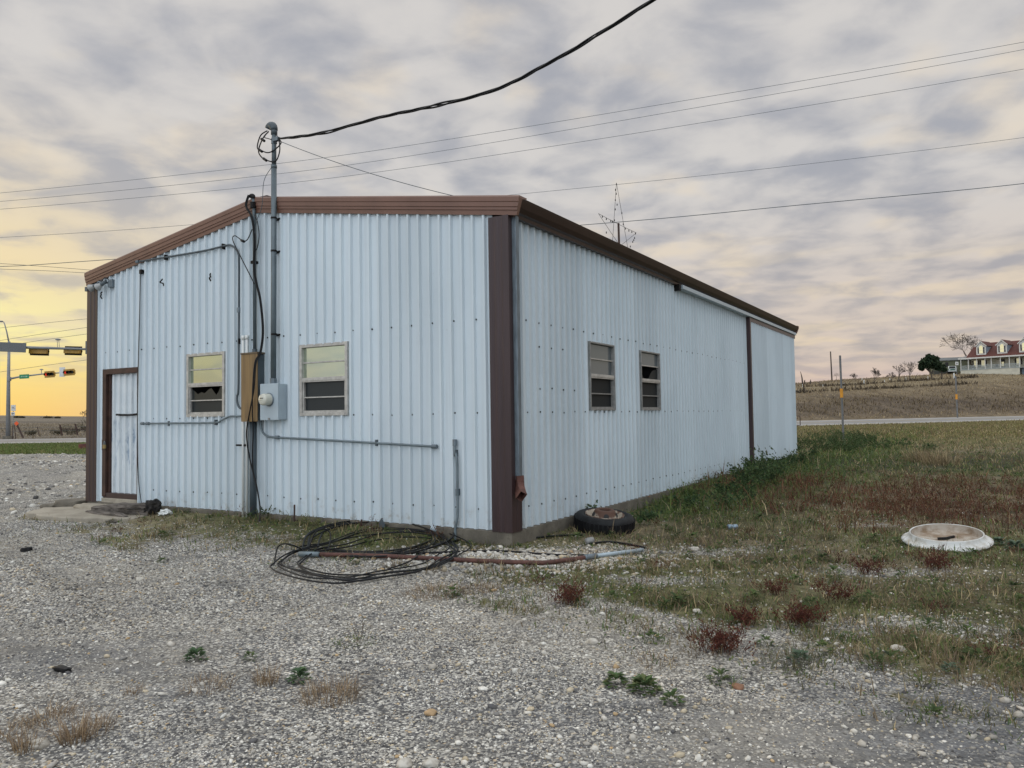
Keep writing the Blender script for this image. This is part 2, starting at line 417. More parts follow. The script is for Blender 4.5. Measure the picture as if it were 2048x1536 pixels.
# ================================================================ the metal building
B = thing('metal_building', BO, 'pale blue corrugated metal building with brown trim standing on a low concrete base', 'building', rz=BA)
RIDGE = GW/2
def zr(y): return 4.245 - .153*abs(y-3.92)
PITCH = .1525
PROF = [(0., 0.), (.046, 0.), (.057, .036), (.083, .036), (.094, 0.)]
def corr(name, axis, s0, s1, zb, zt, ops=(), off=0., phase=0., screws=(), mat='wall', skip=lambda s, z: False, parent=None, dents=True):
    """corrugated sheet: axis g = gable plane (x=-off), l = long plane (y=-off), b/k = back planes"""
    def pos(s, o, z):
        if axis == 'g': return (-off-o, s, z)
        if axis == 'l': return (s, -off-o, z)
        if axis == 'k': return (GL+off+o, s, z)
        return (s, GW+off+o, z)
    cuts = sorted({round(v, 4) for op in ops for v in op[:2]})
    pts = []
    k = math.floor((s0-phase)/PITCH)-1
    while k*PITCH+phase < s1+PITCH:
        for a, o in PROF: pts.append((k*PITCH+phase+a, o))
        k += 1
    def offat(s):
        for (a, oa), (b, ob) in zip(pts, pts[1:]):
            if a <= s <= b: return oa+(ob-oa)*(s-a)/max(1e-9, b-a)
        return 0
    ss_ = sorted({round(p[0], 4) for p in pts if s0 < p[0] < s1} | {s0, s1} | {c for c in cuts if s0 < c < s1})
    od = {s: offat(s) for s in ss_}
    mb = MB(); nseg = 9 if dents else 1
    for a, b in zip(ss_, ss_[1:]):
        if b-a < 1e-5: continue
        mid = (a+b)/2; iv = [(zb, None)]
        hol = sorted([(op[2], op[3]) for op in ops if op[0]-1e-5 < mid < op[1]+1e-5])
        lo = zb; runs = []
        for h0, h1 in hol:
            if h0 > lo: runs.append((lo, h0, False))
            lo = max(lo, h1)
        runs.append((lo, None, True))
        for z0, z1, top in runs:
            za = zt(a) if top else z1; zb_ = zt(b) if top else z1
            vs = []
            for i in range(nseg+1):
                f = i/nseg
                for s, ze in ((a, za), (b, zb_)):
                    z = z0+(ze-z0)*f
                    dd = .0055*noise.noise((s*.9, z*.8, 3.1 if axis == 'g' else 9.7)) + .004*noise.noise((s*3.1, z*1.1, 5.)) if dents else 0
                    vs.append(pos(s, od[s]+dd, z))
            mb.add(vs, [(2*i, 2*i+1, 2*i+3, 2*i+2) for i in range(nseg)])
    mb.mat(1)
    for zrow, sa, sb, step in screws:
        s = sa
        while s < sb:
            z = zrow + random.uniform(-.008, .008); q = s + random.uniform(-.006, .006)
            if not any(op[0]-.02 < q < op[1]+.02 and op[2]-.02 < z < op[3]+.02 for op in ops) and not skip(q, z):
                mb.add([pos(q+.0108*math.cos(t*PI/3), .0095, z+.0108*math.sin(t*PI/3)) for j in (1,) for t in range(6)]
                       + [pos(q+.0108*math.cos(t*PI/3), -.004, z+.0108*math.sin(t*PI/3)) for t in range(6)],
                       [tuple(range(6))]+[(t, (t+1) % 6, 6+(t+1) % 6, 6+t) for t in range(6)])
            s += step
    o = mb.build(name, [M[mat], M['blackm']], parent or B, fix=False); return o
WIN_G = [(2.335, 3.14, 1.30, 2.20), (4.62, 5.41, 1.312, 2.20)]
WIN_L = [(2.055, 2.86, 1.312, 2.22), (3.89, 4.715, 1.31, 2.218)]
DOOR = (6.585, 7.49, .0, 2.078)
ZT, ZM, ZB = 2.344, 1.2875, .227
# screws sit in the pans, every second rib
corr('gable_wall', 'g', .185, GW-.20, 0., lambda y: zr(y)-.09, WIN_G+[DOOR], phase=.066,
     screws=[(ZT, .42, 7.6, .305), (ZM, .42, 6.45, .305), (ZB, .42, 6.5, .305)])
corr('long_wall', 'l', .13, 10.42, 0., lambda x: 3.50, WIN_L, phase=.046,
     screws=[(ZT, .40, 10.3, .305), (ZM, .40, 10.3, .305), (ZB, .40, 10.3, .305), (1.57, .70, 1.65, .305), (2.06, .70, 1.5, .305)])
corr('far_long_wall', 'b', .01, GL-.01, 0., lambda x: 3.50, (), dents=False)
corr('far_gable_wall', 'k', .01, GW-.01, 0., lambda y: zr(y)-.09, (), dents=False)
# sealed, dark room behind the sheets
m = MB()
m.add([(.05, .05, 0.03), (GL-.05, .05, 0.03), (GL-.05, GW-.05, 0.03), (.05, GW-.05, 0.03)], [(0, 1, 2, 3)])
m.build('floor_slab', M['interior'], B)
# foundation
m = MB(); m.bb(-.035, GL+.03, -.03, GW+.03, -.6, -.004)
m.build('foundation', M['concrete'], B, bev=.012)
# roof sheets with ribs
m = MB()
for sgn in (0, 1):
    ya, yb = (-.13, 3.92) if sgn == 0 else (3.92, GW+.13)
    x = -.05
    prof = []
    while x < GL+.05:
        for a, o in ((0, 0), (.11, 0), (.125, .028), (.15, .028), (.165, 0)): prof.append((x+a, o))
        x += .305
    vs = []
    for px_, o in prof: vs += [(px_, ya, zr(ya)+.012+o), (px_, yb, zr(yb)+.012+o)]
    m.add(vs, [(2*i, 2*i+1, 2*i+3, 2*i+2) for i in range(len(prof)-1)])
m.bb(-.02, GL+.02, 3.76, 4.08, 4.262, 4.283)
m.build('roof', M['brownd'], B, fix=False)
# gable rake trim: stepped profile swept up and down the slope
def rake(name, sx, x0):
    P = [(.0, -.178), (.044, -.185), (.048, -.135), (.060, -.130), (.060, -.100), (.070, -.094), (.070, -.045), (.078, -.038), (.078, .012), (.065, .03), (-.10, .03), (-.10, .018), (.0, .0)]
    mb = MB()
    for ya, yb in ((-.205, 3.92), (3.92, 7.915)):
        n = len(P); vs = []
        for y in (ya, yb):
            for o, dz in P:
                yy = y
                if y == -.205: yy = y + max(0, -dz-.02)*.32
                vs.append((x0-sx*o, yy, zr(y)+dz+(abs(yy-y)*.153)))
        mb.add(vs, [(i, (i+1) % n, n+(i+1) % n, n+i) for i in range(n)] + [tuple(range(n)), tuple(range(n, 2*n))])
    return mb.build(name, M['brown'], B)
rake('rake_trim', 1, 0.); rake('rake_trim', -1, GL)
# gutter along the long wall
P = [(-.022, 3.44), (-.085, 3.44), (-.095, 3.475), (-.125, 3.49), (-.165, 3.535), (-.195, 3.60), (-.205, 3.625), (-.178, 3.622), (-.150, 3.545), (-.09, 3.50), (-.07, 3.50), (-.07, 3.60), (-.022, 3.60)]
m = MB(); m.prism([(.0, y, z) for y, z in P], (GL+.02, 0, 0))
m.add([(GL+.021, y, z) for y, z in [(-.022, 3.44), (-.085, 3.44), (-.095, 3.475), (-.165, 3.535), (-.205, 3.625), (-.022, 3.61)]], [(0, 1, 2, 3, 4, 5)])
m.build('gutter', M['gutter'], B)
m = MB(); m.prism([(.0, GW+.0-y, z) for y, z in P], (GL, 0, 0)); m.build('gutter', M['gutter'], B)
# corner trims (a folded sheet with shallow flutes)
def corner_trim(x, y, sx, sy, wx, wy, zt=3.46):
    mb = MB(); t = .046
    def flute(w):
        return [(0, t), (w*.18, t), (w*.22, t-.006), (w*.42, t-.006), (w*.46, t), (w*.62, t), (w*.66, t-.006), (w*.86, t-.006), (w*.9, t), (w, t), (w, .002)]
    pts = [(x-sx*d, y+sy*s) for s, d in reversed(flute(wy))] + [(x-sx*t, y-sy*t)] + [(x+sx*s, y-sy*d) for s, d in flute(wx)]
    n = len(pts)
    mb.add([(a, b, z) for z in (-.012, zt) for a, b in pts], [(i, i+1, n+i+1, n+i) for i in range(n-1)])
    return mb.build('corner_trim', M['brownd'], B, fix=False)
corner_trim(0, 0, 1, 1, .17, .213)
corner_trim(0, GW, 1, -1, .17, .23)
corner_trim(GL, 0, -1, 1, .035, .16)
corner_trim(GL, GW, -1, -1, .16, .16)
# downspout with a painted elbow
m = MB(); m.bb(.035, .105, -.095, -.034, .56, 3.46)
ds = m.build('downspout', M['galv'], B, bev=.006)
m = MB()
path = [(.07, -.066, .60), (.07, -.068, .52), (.05, -.085, .46), (.0, -.13, .405), (-.03, -.155, .385)]
pv = []
for i, p in enumerate(path):
    q = Vector(path[min(i+1, len(path)-1)])-Vector(path[max(i-1, 0)]); q.normalize()
    side = Vector((.58, .81, 0)).normalized().cross(q).normalized(); up = side.cross(q)
    wd = .05 if i < 4 else .052
    pv += [Vector(p)+side*a*wd*.8+up*b*wd for a, b in ((-1, -1), (1, -1), (1, 1), (-1, 1))]
m.add(pv, [(4*i+k, 4*i+(k+1) % 4, 4*i+4+(k+1) % 4, 4*i+4+k) for i in range(len(path)-1) for k in range(4)])
el = m.build('elbow', M['rustpaint'], ds)
sol = el.modifiers.new('s', 'SOLIDIFY'); sol.thickness = .004

# windows: aluminium single-hung
def window(axis, op, upper, lower, seed, broken=None):
    s0, s1, z0, z1 = op
    def pos(s, o, z): return (-o, s, z) if axis == 'g' else (s, -o, z)
    def bx(mb, a, b, za, zb, o0, o1):
        p, q = pos(a, o0, za), pos(b, o1, zb)
        mb.bb(min(p[0], q[0]), max(p[0], q[0]), min(p[1], q[1]), max(p[1], q[1]), min(p[2], q[2]), max(p[2], q[2]))
    fw = .030 if axis == 'g' else .018; lap = .012 if axis == 'g' else .006; mid = (z0+z1)/2 + .0
    m = MB()
    bx(m, s0-lap, s0+fw, z0-lap, z1+lap, -.03, .032); bx(m, s1-fw, s1+lap, z0-lap, z1+lap, -.03, .032)
    bx(m, s0+fw, s1-fw, z1-fw, z1+lap, -.03, .031); bx(m, s0+fw, s1-fw, z0-lap, z0+fw, -.03, .038)
    fr = m.build('window', M['metald' if axis == 'l' else 'metal'], B, bev=.003)
    m = MB(); bx(m, s0+fw, s1-fw, mid-.028, mid+.030, -.012, .027); bx(m, s0+fw+.001, s1-fw-.001, mid-.01, mid+.012, .027, .032)
    m.build('meeting_rail', M['metal'], fr, bev=.002)
    a, b = s0+fw, s1-fw
    zu, zl = mid+.03+(z1-fw-mid-.03)/2, z0+fw+(mid-.028-z0-fw)/2
    m = MB(); bx(m, a, b, zu-.008, zu+.008, -.012, .010); m.build('muntin', M['metal'], fr)
    # lower sash stands inside a narrow frame
    m = MB(); bx(m, a, a+.024, z0+fw, mid-.028, -.02, .012); bx(m, b-.024, b, z0+fw, mid-.028, -.02, .012)
    bx(m, a+.024, b-.024, z0+fw, z0+fw+.026, -.02, .012); bx(m, a+.024, b-.024, zl-.008, zl+.008, -.018, .006)
    m.build('sash', M['metal' if axis == 'g' else 'metald'], fr)
    def pane(za, zb, mat, hole=None, o=-.014):
        mb = MB()
        if hole is None: mb.add([pos(a, o, za), pos(b, o, za), pos(b, o, zb), pos(a, o, zb)], [(0, 1, 2, 3)])
        else:
            for poly in hole: mb.add([pos(a+(b-a)*u, o, za+(zb-za)*w) for u, w in poly], [tuple(range(len(poly)))])
        mb.build('pane', M[mat], fr, fix=False)
    up_lo = broken[1] if broken and broken[0] == 'up' else None
    lo_up = broken[1] if broken and broken[0] == 'lo' else None
    pane(zu+.008, z1-fw, upper); pane(mid+.03, zu-.008, upper if not up_lo else 'glassd', up_lo)
    pane(zl+.008, mid-.028, lower if not lo_up else 'glassd', lo_up, -.024); pane(z0+fw, zl-.008, lower, None, -.024)
    # black liner box: the unlit room seen through broken glass
    mb = MB(); c = [pos(s0, -.035, z0), pos(s1, -.035, z0), pos(s1, -.035, z1), pos(s0, -.035, z1)]; e = [pos(s0, -.5, z0), pos(s1, -.5, z0), pos(s1, -.5, z1), pos(s0, -.5, z1)]
    mb.add(c+e, [(4, 5, 6, 7), (0, 1, 5, 4), (1, 2, 6, 5), (2, 3, 7, 6), (3, 0, 4, 7)])
    mb.build('window_recess', M['interior'], fr, fix=False)
    return fr
window('g', WIN_G[0], 'film', 'screen', 1)
JAG = [[(0, 0), (1, 0), (1, 1), (.93, 1), (.86, .95), (.80, .55), (.74, .35), (.60, .88), (.52, .80), (.40, .52), (.30, .60), (.20, .45), (.10, .70), (0, .95)]]
JAG = [[(1-u, w) for u, w in JAG[0]][::-1]]
window('g', WIN_G[1], 'film', 'screen', 2, ('lo', JAG))
window('l', WIN_L[0], 'film2', 'screen', 3)
JAG2 = [[(1, 0), (1, .85), (.72, .72), (.60, .45), (.52, .12), (.42, .0)], [(0, 0), (.25, 0), (.16, .25), (.05, .3), (0, .4)]]
window('l', WIN_L[1], 'film2', 'screen', 4, ('up', JAG2))

# walk door, set back in a brown frame
m = MB()
m.bb(-.022, .10, 7.40, 7.49, .075, 2.078); m.bb(-.022, .10, 6.585, 6.60, .075, 2.078)
m.bb(-.022, .10, 6.60, 7.40, 1.995, 2.078); m.bb(.025, .10, 7.355, 7.40, .14, 1.995)
dr = m.build('door', M['jamb'], B, bev=.003)
m = MB(); m.bb(-.016, .10, 6.60, 7.40, .06, .138); m.build('threshold', M['brownd'], dr, bev=.003)
o = corr('door_leaf', 'g', 6.60, 7.356, .14, lambda y: 1.994, (), off=-.055, phase=.03, mat='door', dents=False); o.parent = dr; o.matrix_parent_inverse = Matrix.Identity(4)
m = MB(); m.tube(smooth_path([(.018, 6.62, 1.362), (.016, 6.8, 1.350), (.016, 7.0, 1.352), (.018, 7.175, 1.358)], 4), .017, 6); m.build('pull_bar', M['blackm'], dr)
m = MB(); m.bb(-.03, .0, 7.40, 7.485, .80, .97); m.build('hasp', M['jamb'], dr, bev=.003)
m = MB(); m.bb(-.03, .14, 6.585, 7.49, -.03, .058); m.build('door_sill', M['slab'], dr, bev=.01)
# padlock hangs from the hasp
pk = thing('padlock', bw(-.05, 7.385, .86), 'brass padlock hanging from the hasp of the brown door frame', 'padlock', rz=BA)
m = MB(); m.box((0, 0, 0), (.03, .058, .062)); m.build('lock_body', simple('old_brass', (.30, .22, .09), .45, .6), pk, bev=.006)
m = MB(); m.tube(smooth_path([(0, -.018, .03), (0, -.018, .065), (0, 0, .085), (0, .018, .065), (0, .018, .03)], 5), .0055, 6); m.build('shackle', M['galv'], pk)

# sliding door on the long wall, hung from a track under the gutter
slp = corr('sliding_door', 'l', 10.44, 15.44, .06, lambda x: 3.30, (), off=.075, phase=.02,
           screws=[(2.25, 10.6, 15.4, .305), (1.20, 10.6, 15.4, .305)], dents=False)
m = MB(); m.bb(10.36, 10.45, -.115, -.02, -.03, 3.40); m.build('edge_trim', M['brownd'], slp, bev=.004)
m = MB(); m.bb(10.45, 15.5, -.112, -.02, 3.29, 3.385); m.build('top_trim', M['brownd'], slp, bev=.004)
m = MB(); m.bb(5.62, 15.52, -.145, -.02, 3.385, 3.452); tr = m.build('door_track', M['boxgrey'], B, bev=.004)
m = MB(); m.bb(5.50, 5.60, -.12, -.02, 3.35, 3.452); m.build('track_end', M['blackm'], tr)
m = MB(); m.tube([(15.5, -.10, 1.12), (15.62, -.16, 1.12), (15.62, -.16, .86), (15.5, -.10, .86)], .012, 6); m.build('pull_handle', M['jamb'], slp)

# ================================================================ ground
def axis(a, b, fine0, fine1, st, gr=1.10):
    out = list(np.arange(fine0, fine1+1e-6, st)); d = st; v = fine1
    while v < b: d = min(d*gr, 60); v += d; out.append(v)
    d = st; v = fine0
    while v > a: d = min(d*gr, 60); v -= d; out.insert(0, v)
    return np.array(out)
gx = axis(-1500, 1500, -9, 13, .12, 1.07); gy = axis(-60, 1700, 1.5, 24, .12, 1.035)
GX, GY = np.meshgrid(gx, gy); GZ = H(GX, GY)
def bcoord(x, y):
    return (x-BO.x)*BX.x+(y-BO.y)*BX.y, (x-BO.x)*BY.x+(y-BO.y)*BY.y
def vegmask(x, y):
    """0 bare gravel .. 1 closed plant cover"""
    qx, qy = bcoord(x, y)
    yb = np.interp(x, [-6, -2.2, -.9, -.1, .6, 1.35, 2.2, 3.2, 6], [9.2, 8.6, 7.5, 6.3, 5.55, 4.5, 4.0, 3.75, 3.5])
    n = pn(x, y, 1.9, .7)*.35 + pn(x, y, 5.3, 2.2)*.25
    d = y - yb
    v = ss(-.8, 1.5, d + n*1.7)*ss(-2.6, -.3, x)
    # patchy strip along the gable wall
    dg = -qx
    v = np.maximum(v, ss(2.0, .8, dg+n*.8)*ss(-.3, .8, qy)*ss(7.0, 5.2, qy+n)*(dg > -.3)*(.68+.45*n+.35*ss(.9, .2, dg)))
    pt = pn(x, y, 1.25, 4.4)+.6*pn(x, y, 3.1, .4)
    v = np.maximum(v, ss(.15, .8, pt)*ss(3.6, 2., dg)*ss(-.5, .8, qy)*ss(11.5, 9., qy)*(dg > .9)*.62)
    # pale stony patch in front of the near corner and thin spots further right
    pc = np.exp(-(((x+.05)/.95)**2 + ((y-7.75)/.55)**2)); v = v*(1-.95*np.clip(pc*1.3, 0, 1))
    for cx, cy, sx, sy, k in ((2.2, 8.0, .9, .35, .55), (1.3, 6.6, .8, .3, .6), (3.3, 6.9, .9, .35, .6), (2.4, 5.2, .9, .35, .6), (4.4, 9.7, .7, .3, .5), (.9, 8.2, .7, .4, .6)):
        v = v*(1-k*np.exp(-(((x-cx)/sx)**2+((y-cy)/sy)**2)))
    # gravel lot on the left, lawn strip beyond it
    lot = (x < -4)*ss(-2, 1., qy-8.5)
    v = np.where((x < 0) & (qy > GW), ss(-1.2, 1.2, y-(33.2+.28*(x+20))+1.2*n), v)
    return np.clip(v, 0, 1)
VM = vegmask(GX, GY)
def groundcol(x, y):
    """albedo of soil with plants, by place"""
    qx, qy = bcoord(x, y); n = pn(x, y, .55, .3); n2 = pn(x, y, 1.7, 1.9)
    olive = np.array([.120, .122, .055]); green = np.array([.080, .108, .036]); dry = np.array([.19, .16, .10]); red = np.array([.12, .075, .05]); dark = np.array([.035, .040, .022])
    def lerp(a, b, w): return a + (b-a)*np.clip(w, 0, 1)[..., None]
    c = np.broadcast_to(olive, x.shape+(3,)).copy()
    c = lerp(c, dry, .5+.8*n)
    nearw = ss(-3.2, -.8, qy)*ss(2., 4.5, qx)*ss(.3, -.3, qy)
    c = lerp(c, green, nearw)
    rz = ss(2.2, 4.2, x+.8*n)*ss(8.6, 9.8, y+n)*ss(16.5, 13.0, y)
    c = lerp(c, red, rz*.45)
    c = lerp(c, dark, ss(16, 19, y)*ss(27, 22, y)*ss(-3, 2, x)*.8)
    farl = ss(26, 34, y); c = lerp(c, np.array([.135, .122, .050])*(1+.25*n2[..., None]), farl*ss(-5, 5, x))
    strip = (x < 0)*(qy > GW); lawn = np.array([.075, .100, .030])
    c = np.where((strip*(y > 20))[..., None] > 0, lawn*(1+.35*n[..., None])+ss(-26, -16, x)[..., None]*np.array([.03, .008, .0]), c)
    # beyond the road: winter pasture
    t = y-road_near(x); a = x/np.maximum(y, 1)
    past = np.array([.20, .155, .098]); pastd = np.array([.120, .092, .066]); pale = np.array([.285, .23, .14])
    pc = lerp(np.broadcast_to(past, x.shape+(3,)).copy(), pastd, ss(.1, .8, pn(x, y*2.5, .05, 3.)))
    pc = lerp(pc, pastd, ss(16, 20, t)*ss(42, 26, t+4*n)*.85*ss(-.1, .2, a))
    pc = lerp(pc, pale, ss(44, 58, t)*ss(80, 70, t)*.7*ss(-.1, .2, a))
    pc = lerp(pc, pastd*.7, (ss(76, 80, t)*ss(88, 84, t)+ss(96, 99, t)*ss(106, 102, t))*.8*ss(.1, .25, a))
    lt = (a < -.1); pc = np.where(lt[..., None], lerp(lerp(np.broadcast_to(np.array([.215, .185, .145]), x.shape+(3,)).copy(), np.array([.135, .115, .092]), ss(-.2, .6, pn(x*.3, y, .035, 2.))), np.array([.30, .26, .20]), ss(120, 320, t)*ss(.2, .7, pn(x*.2, y, .02, 5.))), pc)
    return np.where((t > 13)[..., None], pc, c)
GC = groundcol(GX, GY)
ny, nx = GX.shape
idx = np.arange(ny*nx).reshape(ny, nx)
FQ = np.stack([idx[:-1, :-1], idx[:-1, 1:], idx[1:, 1:], idx[1:, :-1]], -1).reshape(-1, 4)
def ground_mat():
    t = MT('ground'); v = t.coord(); col = t.attr('col'); veg = t.attr('veg', 'Fac')
    # gravel: three stone sizes over grey fines
    w = t.nt.nodes.new('ShaderNodeVectorMath'); w.operation = 'ADD'
    wn = t.nt.nodes.new('ShaderNodeTexNoise'); t.L(v, wn.inputs['Vector']); wn.inputs['Scale'].default_value = 30; wn.inputs['Detail'].default_value = 2
    sc = t.nt.nodes.new('ShaderNodeVectorMath'); sc.operation = 'SCALE'; t.L(wn.outputs['Color'], sc.inputs[0]); sc.inputs['Scale'].default_value = .012
    t.L(v, w.inputs[0]); t.L(sc.outputs[0], w.inputs[1]); wv = w.outputs[0]
    def stones(scale, seed):
        mp = t.nt.nodes.new('ShaderNodeMapping'); t.L(wv, mp.inputs[0]); mp.inputs['Location'].default_value = (seed, seed*2, 0)
        c = t.voro(mp.outputs[0], scale, 'Color'); d = t.voro(mp.outputs[0], scale, 'Distance')
        r = t.nt.nodes.new('ShaderNodeSeparateColor'); t.L(c, r.inputs[0])
        return r.outputs[0], r.outputs[1], d
    PAL = [(p_, tuple(c_*1.04 for c_ in q_)) for p_, q_ in [(0, (.06, .06, .063)), (.28, (.14, .138, .136)), (.5, (.31, .30, .275)), (.78, (.53, .505, .445)), (.93, (.72, .70, .64)), (1, (.49, .37, .22))]]
    a0, a1, ad = stones(58, 0.); b0, b1, bd = stones(105, 3.)
    ca = t.ramp(a0, PAL); cb_ = t.ramp(b0, PAL)
    g = t.mix(t.math('GREATER_THAN', a1, .50), cb_, ca)
    gap = t.mr(ad, .42, .75, 0, .75)
    g = t.mix(gap, g, (.075, .073, .07))
    big = t.noise(v, .9, 5, .6)
    g = t.mix(t.mr(big, .45, .68, 0, .5), g, (.165, .165, .165))          # dark fines showing through
    fin = t.math('MULTIPLY', t.attr('fines', 'Fac'), t.mr(t.noise(v, 5, 5, .7), .3, .65, .2, .85))
    g = t.mix(fin, g, (.125, .127, .132))
    pat = t.mr(t.noise(t.coord((.6, 1.6, 1), loc=(1, 7, 0)), 3.1, 7, .8), .34, .66, .70, 1.30)
    g = t.mix(1., g, pat, 'MULTIPLY')
    g = t.mix(t.mr(t.noise(t.coord(loc=(5, 2, 0)), .6, 4, .6), .45, .7, 0, .4), g, (.40, .365, .30))
    # soil with plants
    n = t.noise(v, 14, 6, .7); n2 = t.noise(v, 2.2, 5, .65)
    f = t.math('MULTIPLY', t.mr(n, .25, .75, .45, 1.5), t.mr(n2, .25, .75, .65, 1.35))
    far = t.noise(t.coord((1, .35, 1)), .45, 7, .75)
    f = t.math('MULTIPLY', f, t.mr(far, .3, .7, .62, 1.38))
    s = t.mix(1., col, t.math('MULTIPLY', f, .82), 'MULTIPLY')
    s = t.mix(t.mr(t.noise(v, 9, 4, .6), .56, .66, 0, .35), s, (.13, .115, .085))
    br = t.math('ADD', veg, t.math('MULTIPLY', t.math('SUBTRACT', t.noise(v, 7, 6, .75), .5), 1.3))
    k = t.mr(br, .38, .66)
    t.P(Base_Color=t.mix(k, g, s), Roughness=.95, Specular_IOR_Level=.15)
    hh = t.mix(k, t.math('SUBTRACT', 1., ad), t.math('MULTIPLY', n, 1.2))
    t.bump(hh, .8, .014)
    return t.m
g = npmesh('ground', np.stack([GX, GY, GZ], -1).reshape(-1, 3), FQ, ground_mat(), GC.reshape(-1, 3), smooth=True)
at = g.data.attributes.new('veg', 'FLOAT', 'POINT'); at.data.foreach_set('value', np.where(GY-road_near(GX) > 10, 1., VM).astype(np.float32).ravel())
def fines(x, y):
    n = pn(x, y, 1.3, 6.)*.4
    return np.clip(np.maximum(ss(4.3, 3.5, y+n)*ss(-.3, .9, x+n), np.maximum(ss(-1.5, -2.3, x+n)*ss(5.6, 4.9, y+n)*ss(3.9, 4.3, y+n), .8*np.exp(-(((x-.6)/.8)**2+((y-3.75)/.22)**2)))), 0, 1)
at = g.data.attributes.new('fines', 'FLOAT', 'POINT'); at.data.foreach_set('value', fines(GX, GY).astype(np.float32).ravel())
tag(g, kind='structure')

# road
def road():
    xs = np.concatenate([np.arange(-260, -60, 20.), np.arange(-60, 130, 3.), np.arange(130, 400, 20.)])
    tt = [-1.2, 0, .5, 2.6, 2.75, 7.35, 7.5, 7.65, 12.25, 12.4, 14.5, 15., 16.2]
    V = []; F = []; mi = []
    for x in xs:
        yn = float(road_near(x))
        for t in tt:
            z = Hs(x, yn+t) if t in (tt[0], tt[-1]) else float(H(x, yn+t, True))
            V.append((x, yn+t, z + (.02 if 0 <= t <= 15 else -.06)))
    n = len(tt)
    for i in range(len(xs)-1):
        for k in range(n-1):
            F.append((i*n+k, i*n+n+k, i*n+n+k+1, i*n+k+1)); mi.append(1 if k in (3, 8) else (2 if k in (5, 6) else (3 if k in (1, 2, 9, 10) else 0)))
    mb = MB(); mb.v = V; mb.f = F; mb.m = mi
    asp = simple('worn_asphalt', (.21, .205, .20), .9, 0, .14, .6); sh = simple('pale_shoulder', (.33, .315, .29), .9, 0, .12, .7)
    o = mb.build('road', [asp, simple('white_line', (.62, .62, .60), .8), simple('yellow_line', (.50, .34, .06), .8), sh], fix=False); tag(o, kind='structure')
road()

# ================================================================ things fixed to the gable wall (coordinates in the building frame)
def bt(name, p, label, cat, group=None): return thing(name, bw(*p), label, cat, group, rz=BA)
def sub(mb, name, mat, par, p, **k): return mb.build(name, mat, par, org=p, **k)

# service mast with weatherhead and loose tails
p = (-.10, 3.56, 1.73); t = bt('service_mast', p, 'tall grey electric service mast rising above the roof with curved weatherhead', 'service mast')
m = MB(); m.tube([(-.10, 3.555, 1.72), (-.10, 3.545, 3.0), (-.10, 3.535, 4.62)], .036, 14); sub(m, 'lower_pipe', M['mastgrey'], t, p, smooth=True)
m = MB(); m.tube([(-.10, 3.535, 4.60), (-.10, 3.53, 5.12)], .031, 14); m.tube([(-.10, 3.535, 4.59), (-.10, 3.535, 4.63)], .040, 14); sub(m, 'upper_pipe', M['mastgrey'], t, p, smooth=True)
def hood(mb, c, r, dy, L=1.25):
    """bent cap: a half-dome leaning out over +y with an open lip"""
    c = Vector(c); prof = []
    for i in range(9):
        a = i/8*PI*.80; rr = r*(1-.25*abs(i-3)/5)
        q = c+Vector((0, dy*r*L*(1-math.cos(a))*.62, math.sin(a)*r*1.35))
        tdir = Vector((0, dy*math.sin(a)*.62*L, 1.35*math.cos(a))).normalized(); side = Vector((1, 0, 0)); up = tdir.cross(side)
        prof.append([q+side*math.cos(2*PI*k/12)*rr+up*math.sin(2*PI*k/12)*rr for k in range(12)])
    vs = [v for ring in prof for v in ring]
    mb.add(vs, [(i*12+k, i*12+(k+1) % 12, i*12+12+(k+1) % 12, i*12+12+k) for i in range(8) for k in range(12)]+[tuple(range(12)), tuple(96+k for k in range(12))])
m = MB(); hood(m, (-.10, 3.53, 5.10), .056, 1, 1.9); m.tube([(-.10, 3.53, 5.04), (-.10, 3.53, 5.12)], .043, 12); sub(m, 'weatherhead', M['conduitd'], t, p, smooth=True)
for z in (3.92, 3.48, 2.37):
    m = MB(); m.tube([(-.10, 3.54, z-.012), (-.10, 3.54, z+.012)], .041, 12); m.bb(-.04, .0, 3.49, 3.60, z-.012, z+.012); sub(m, 'strap', M['blackm'], t, p)
m = MB(); m.tube([(-.10, 3.555, 1.72), (-.10, 3.555, 1.79)], .046, 12); sub(m, 'hub', M['galv'], t, p)
m = MB(); m.tube([(-.10, 3.53, 4.92), (-.10, 3.53, 4.99)], .040, 12); m.box((-.13, 3.46, 4.955), (.05, .10, .05)); sub(m, 'cable_clamp', M['galv'], t, p)
A0 = Vector((-.14, 3.40, 4.95))
for pts, r in (([(-.10, 3.66, 5.12), (-.13, 3.75, 5.07), (-.15, 3.79, 4.95), (-.15, 3.785, 4.88), (-.14, 3.71, 4.84), (-.14, 3.60, 4.80), (-.14, 3.48, 4.815), (-.14, 3.36, 4.88), A0], .0085),
               ([(-.10, 3.64, 5.10), (-.13, 3.70, 5.03), (-.15, 3.76, 4.90), (-.15, 3.765, 4.82), (-.14, 3.70, 4.74), (-.14, 3.60, 4.69), (-.14, 3.50, 4.66), (-.14, 3.43, 4.68), (-.14, 3.38, 4.80), A0], .0085),
               ([(-.10, 3.63, 5.11), (-.13, 3.68, 5.03), (-.14, 3.60, 4.99), (-.14, 3.48, 4.94), (-.14, 3.42, 4.92)], .006),
               ([(-.10, 3.50, 5.07), (-.12, 3.46, 5.02), (-.14, 3.41, 4.96)], .005)):
    m = MB(); m.tube(smooth_path(pts, 6), r, 7); sub(m, 'lead_wire', M['black'], t, p, smooth=True)
for c in ((-.15, 3.735, 4.85), (-.145, 3.655, 4.715), (-.14, 3.70, 4.99)):
    m = MB(); m.tube([Vector(c)+Vector((0, .03, .02)), Vector(c)-Vector((0, .03, .02))], .018, 8); sub(m, 'splice', M['black'], t, p)

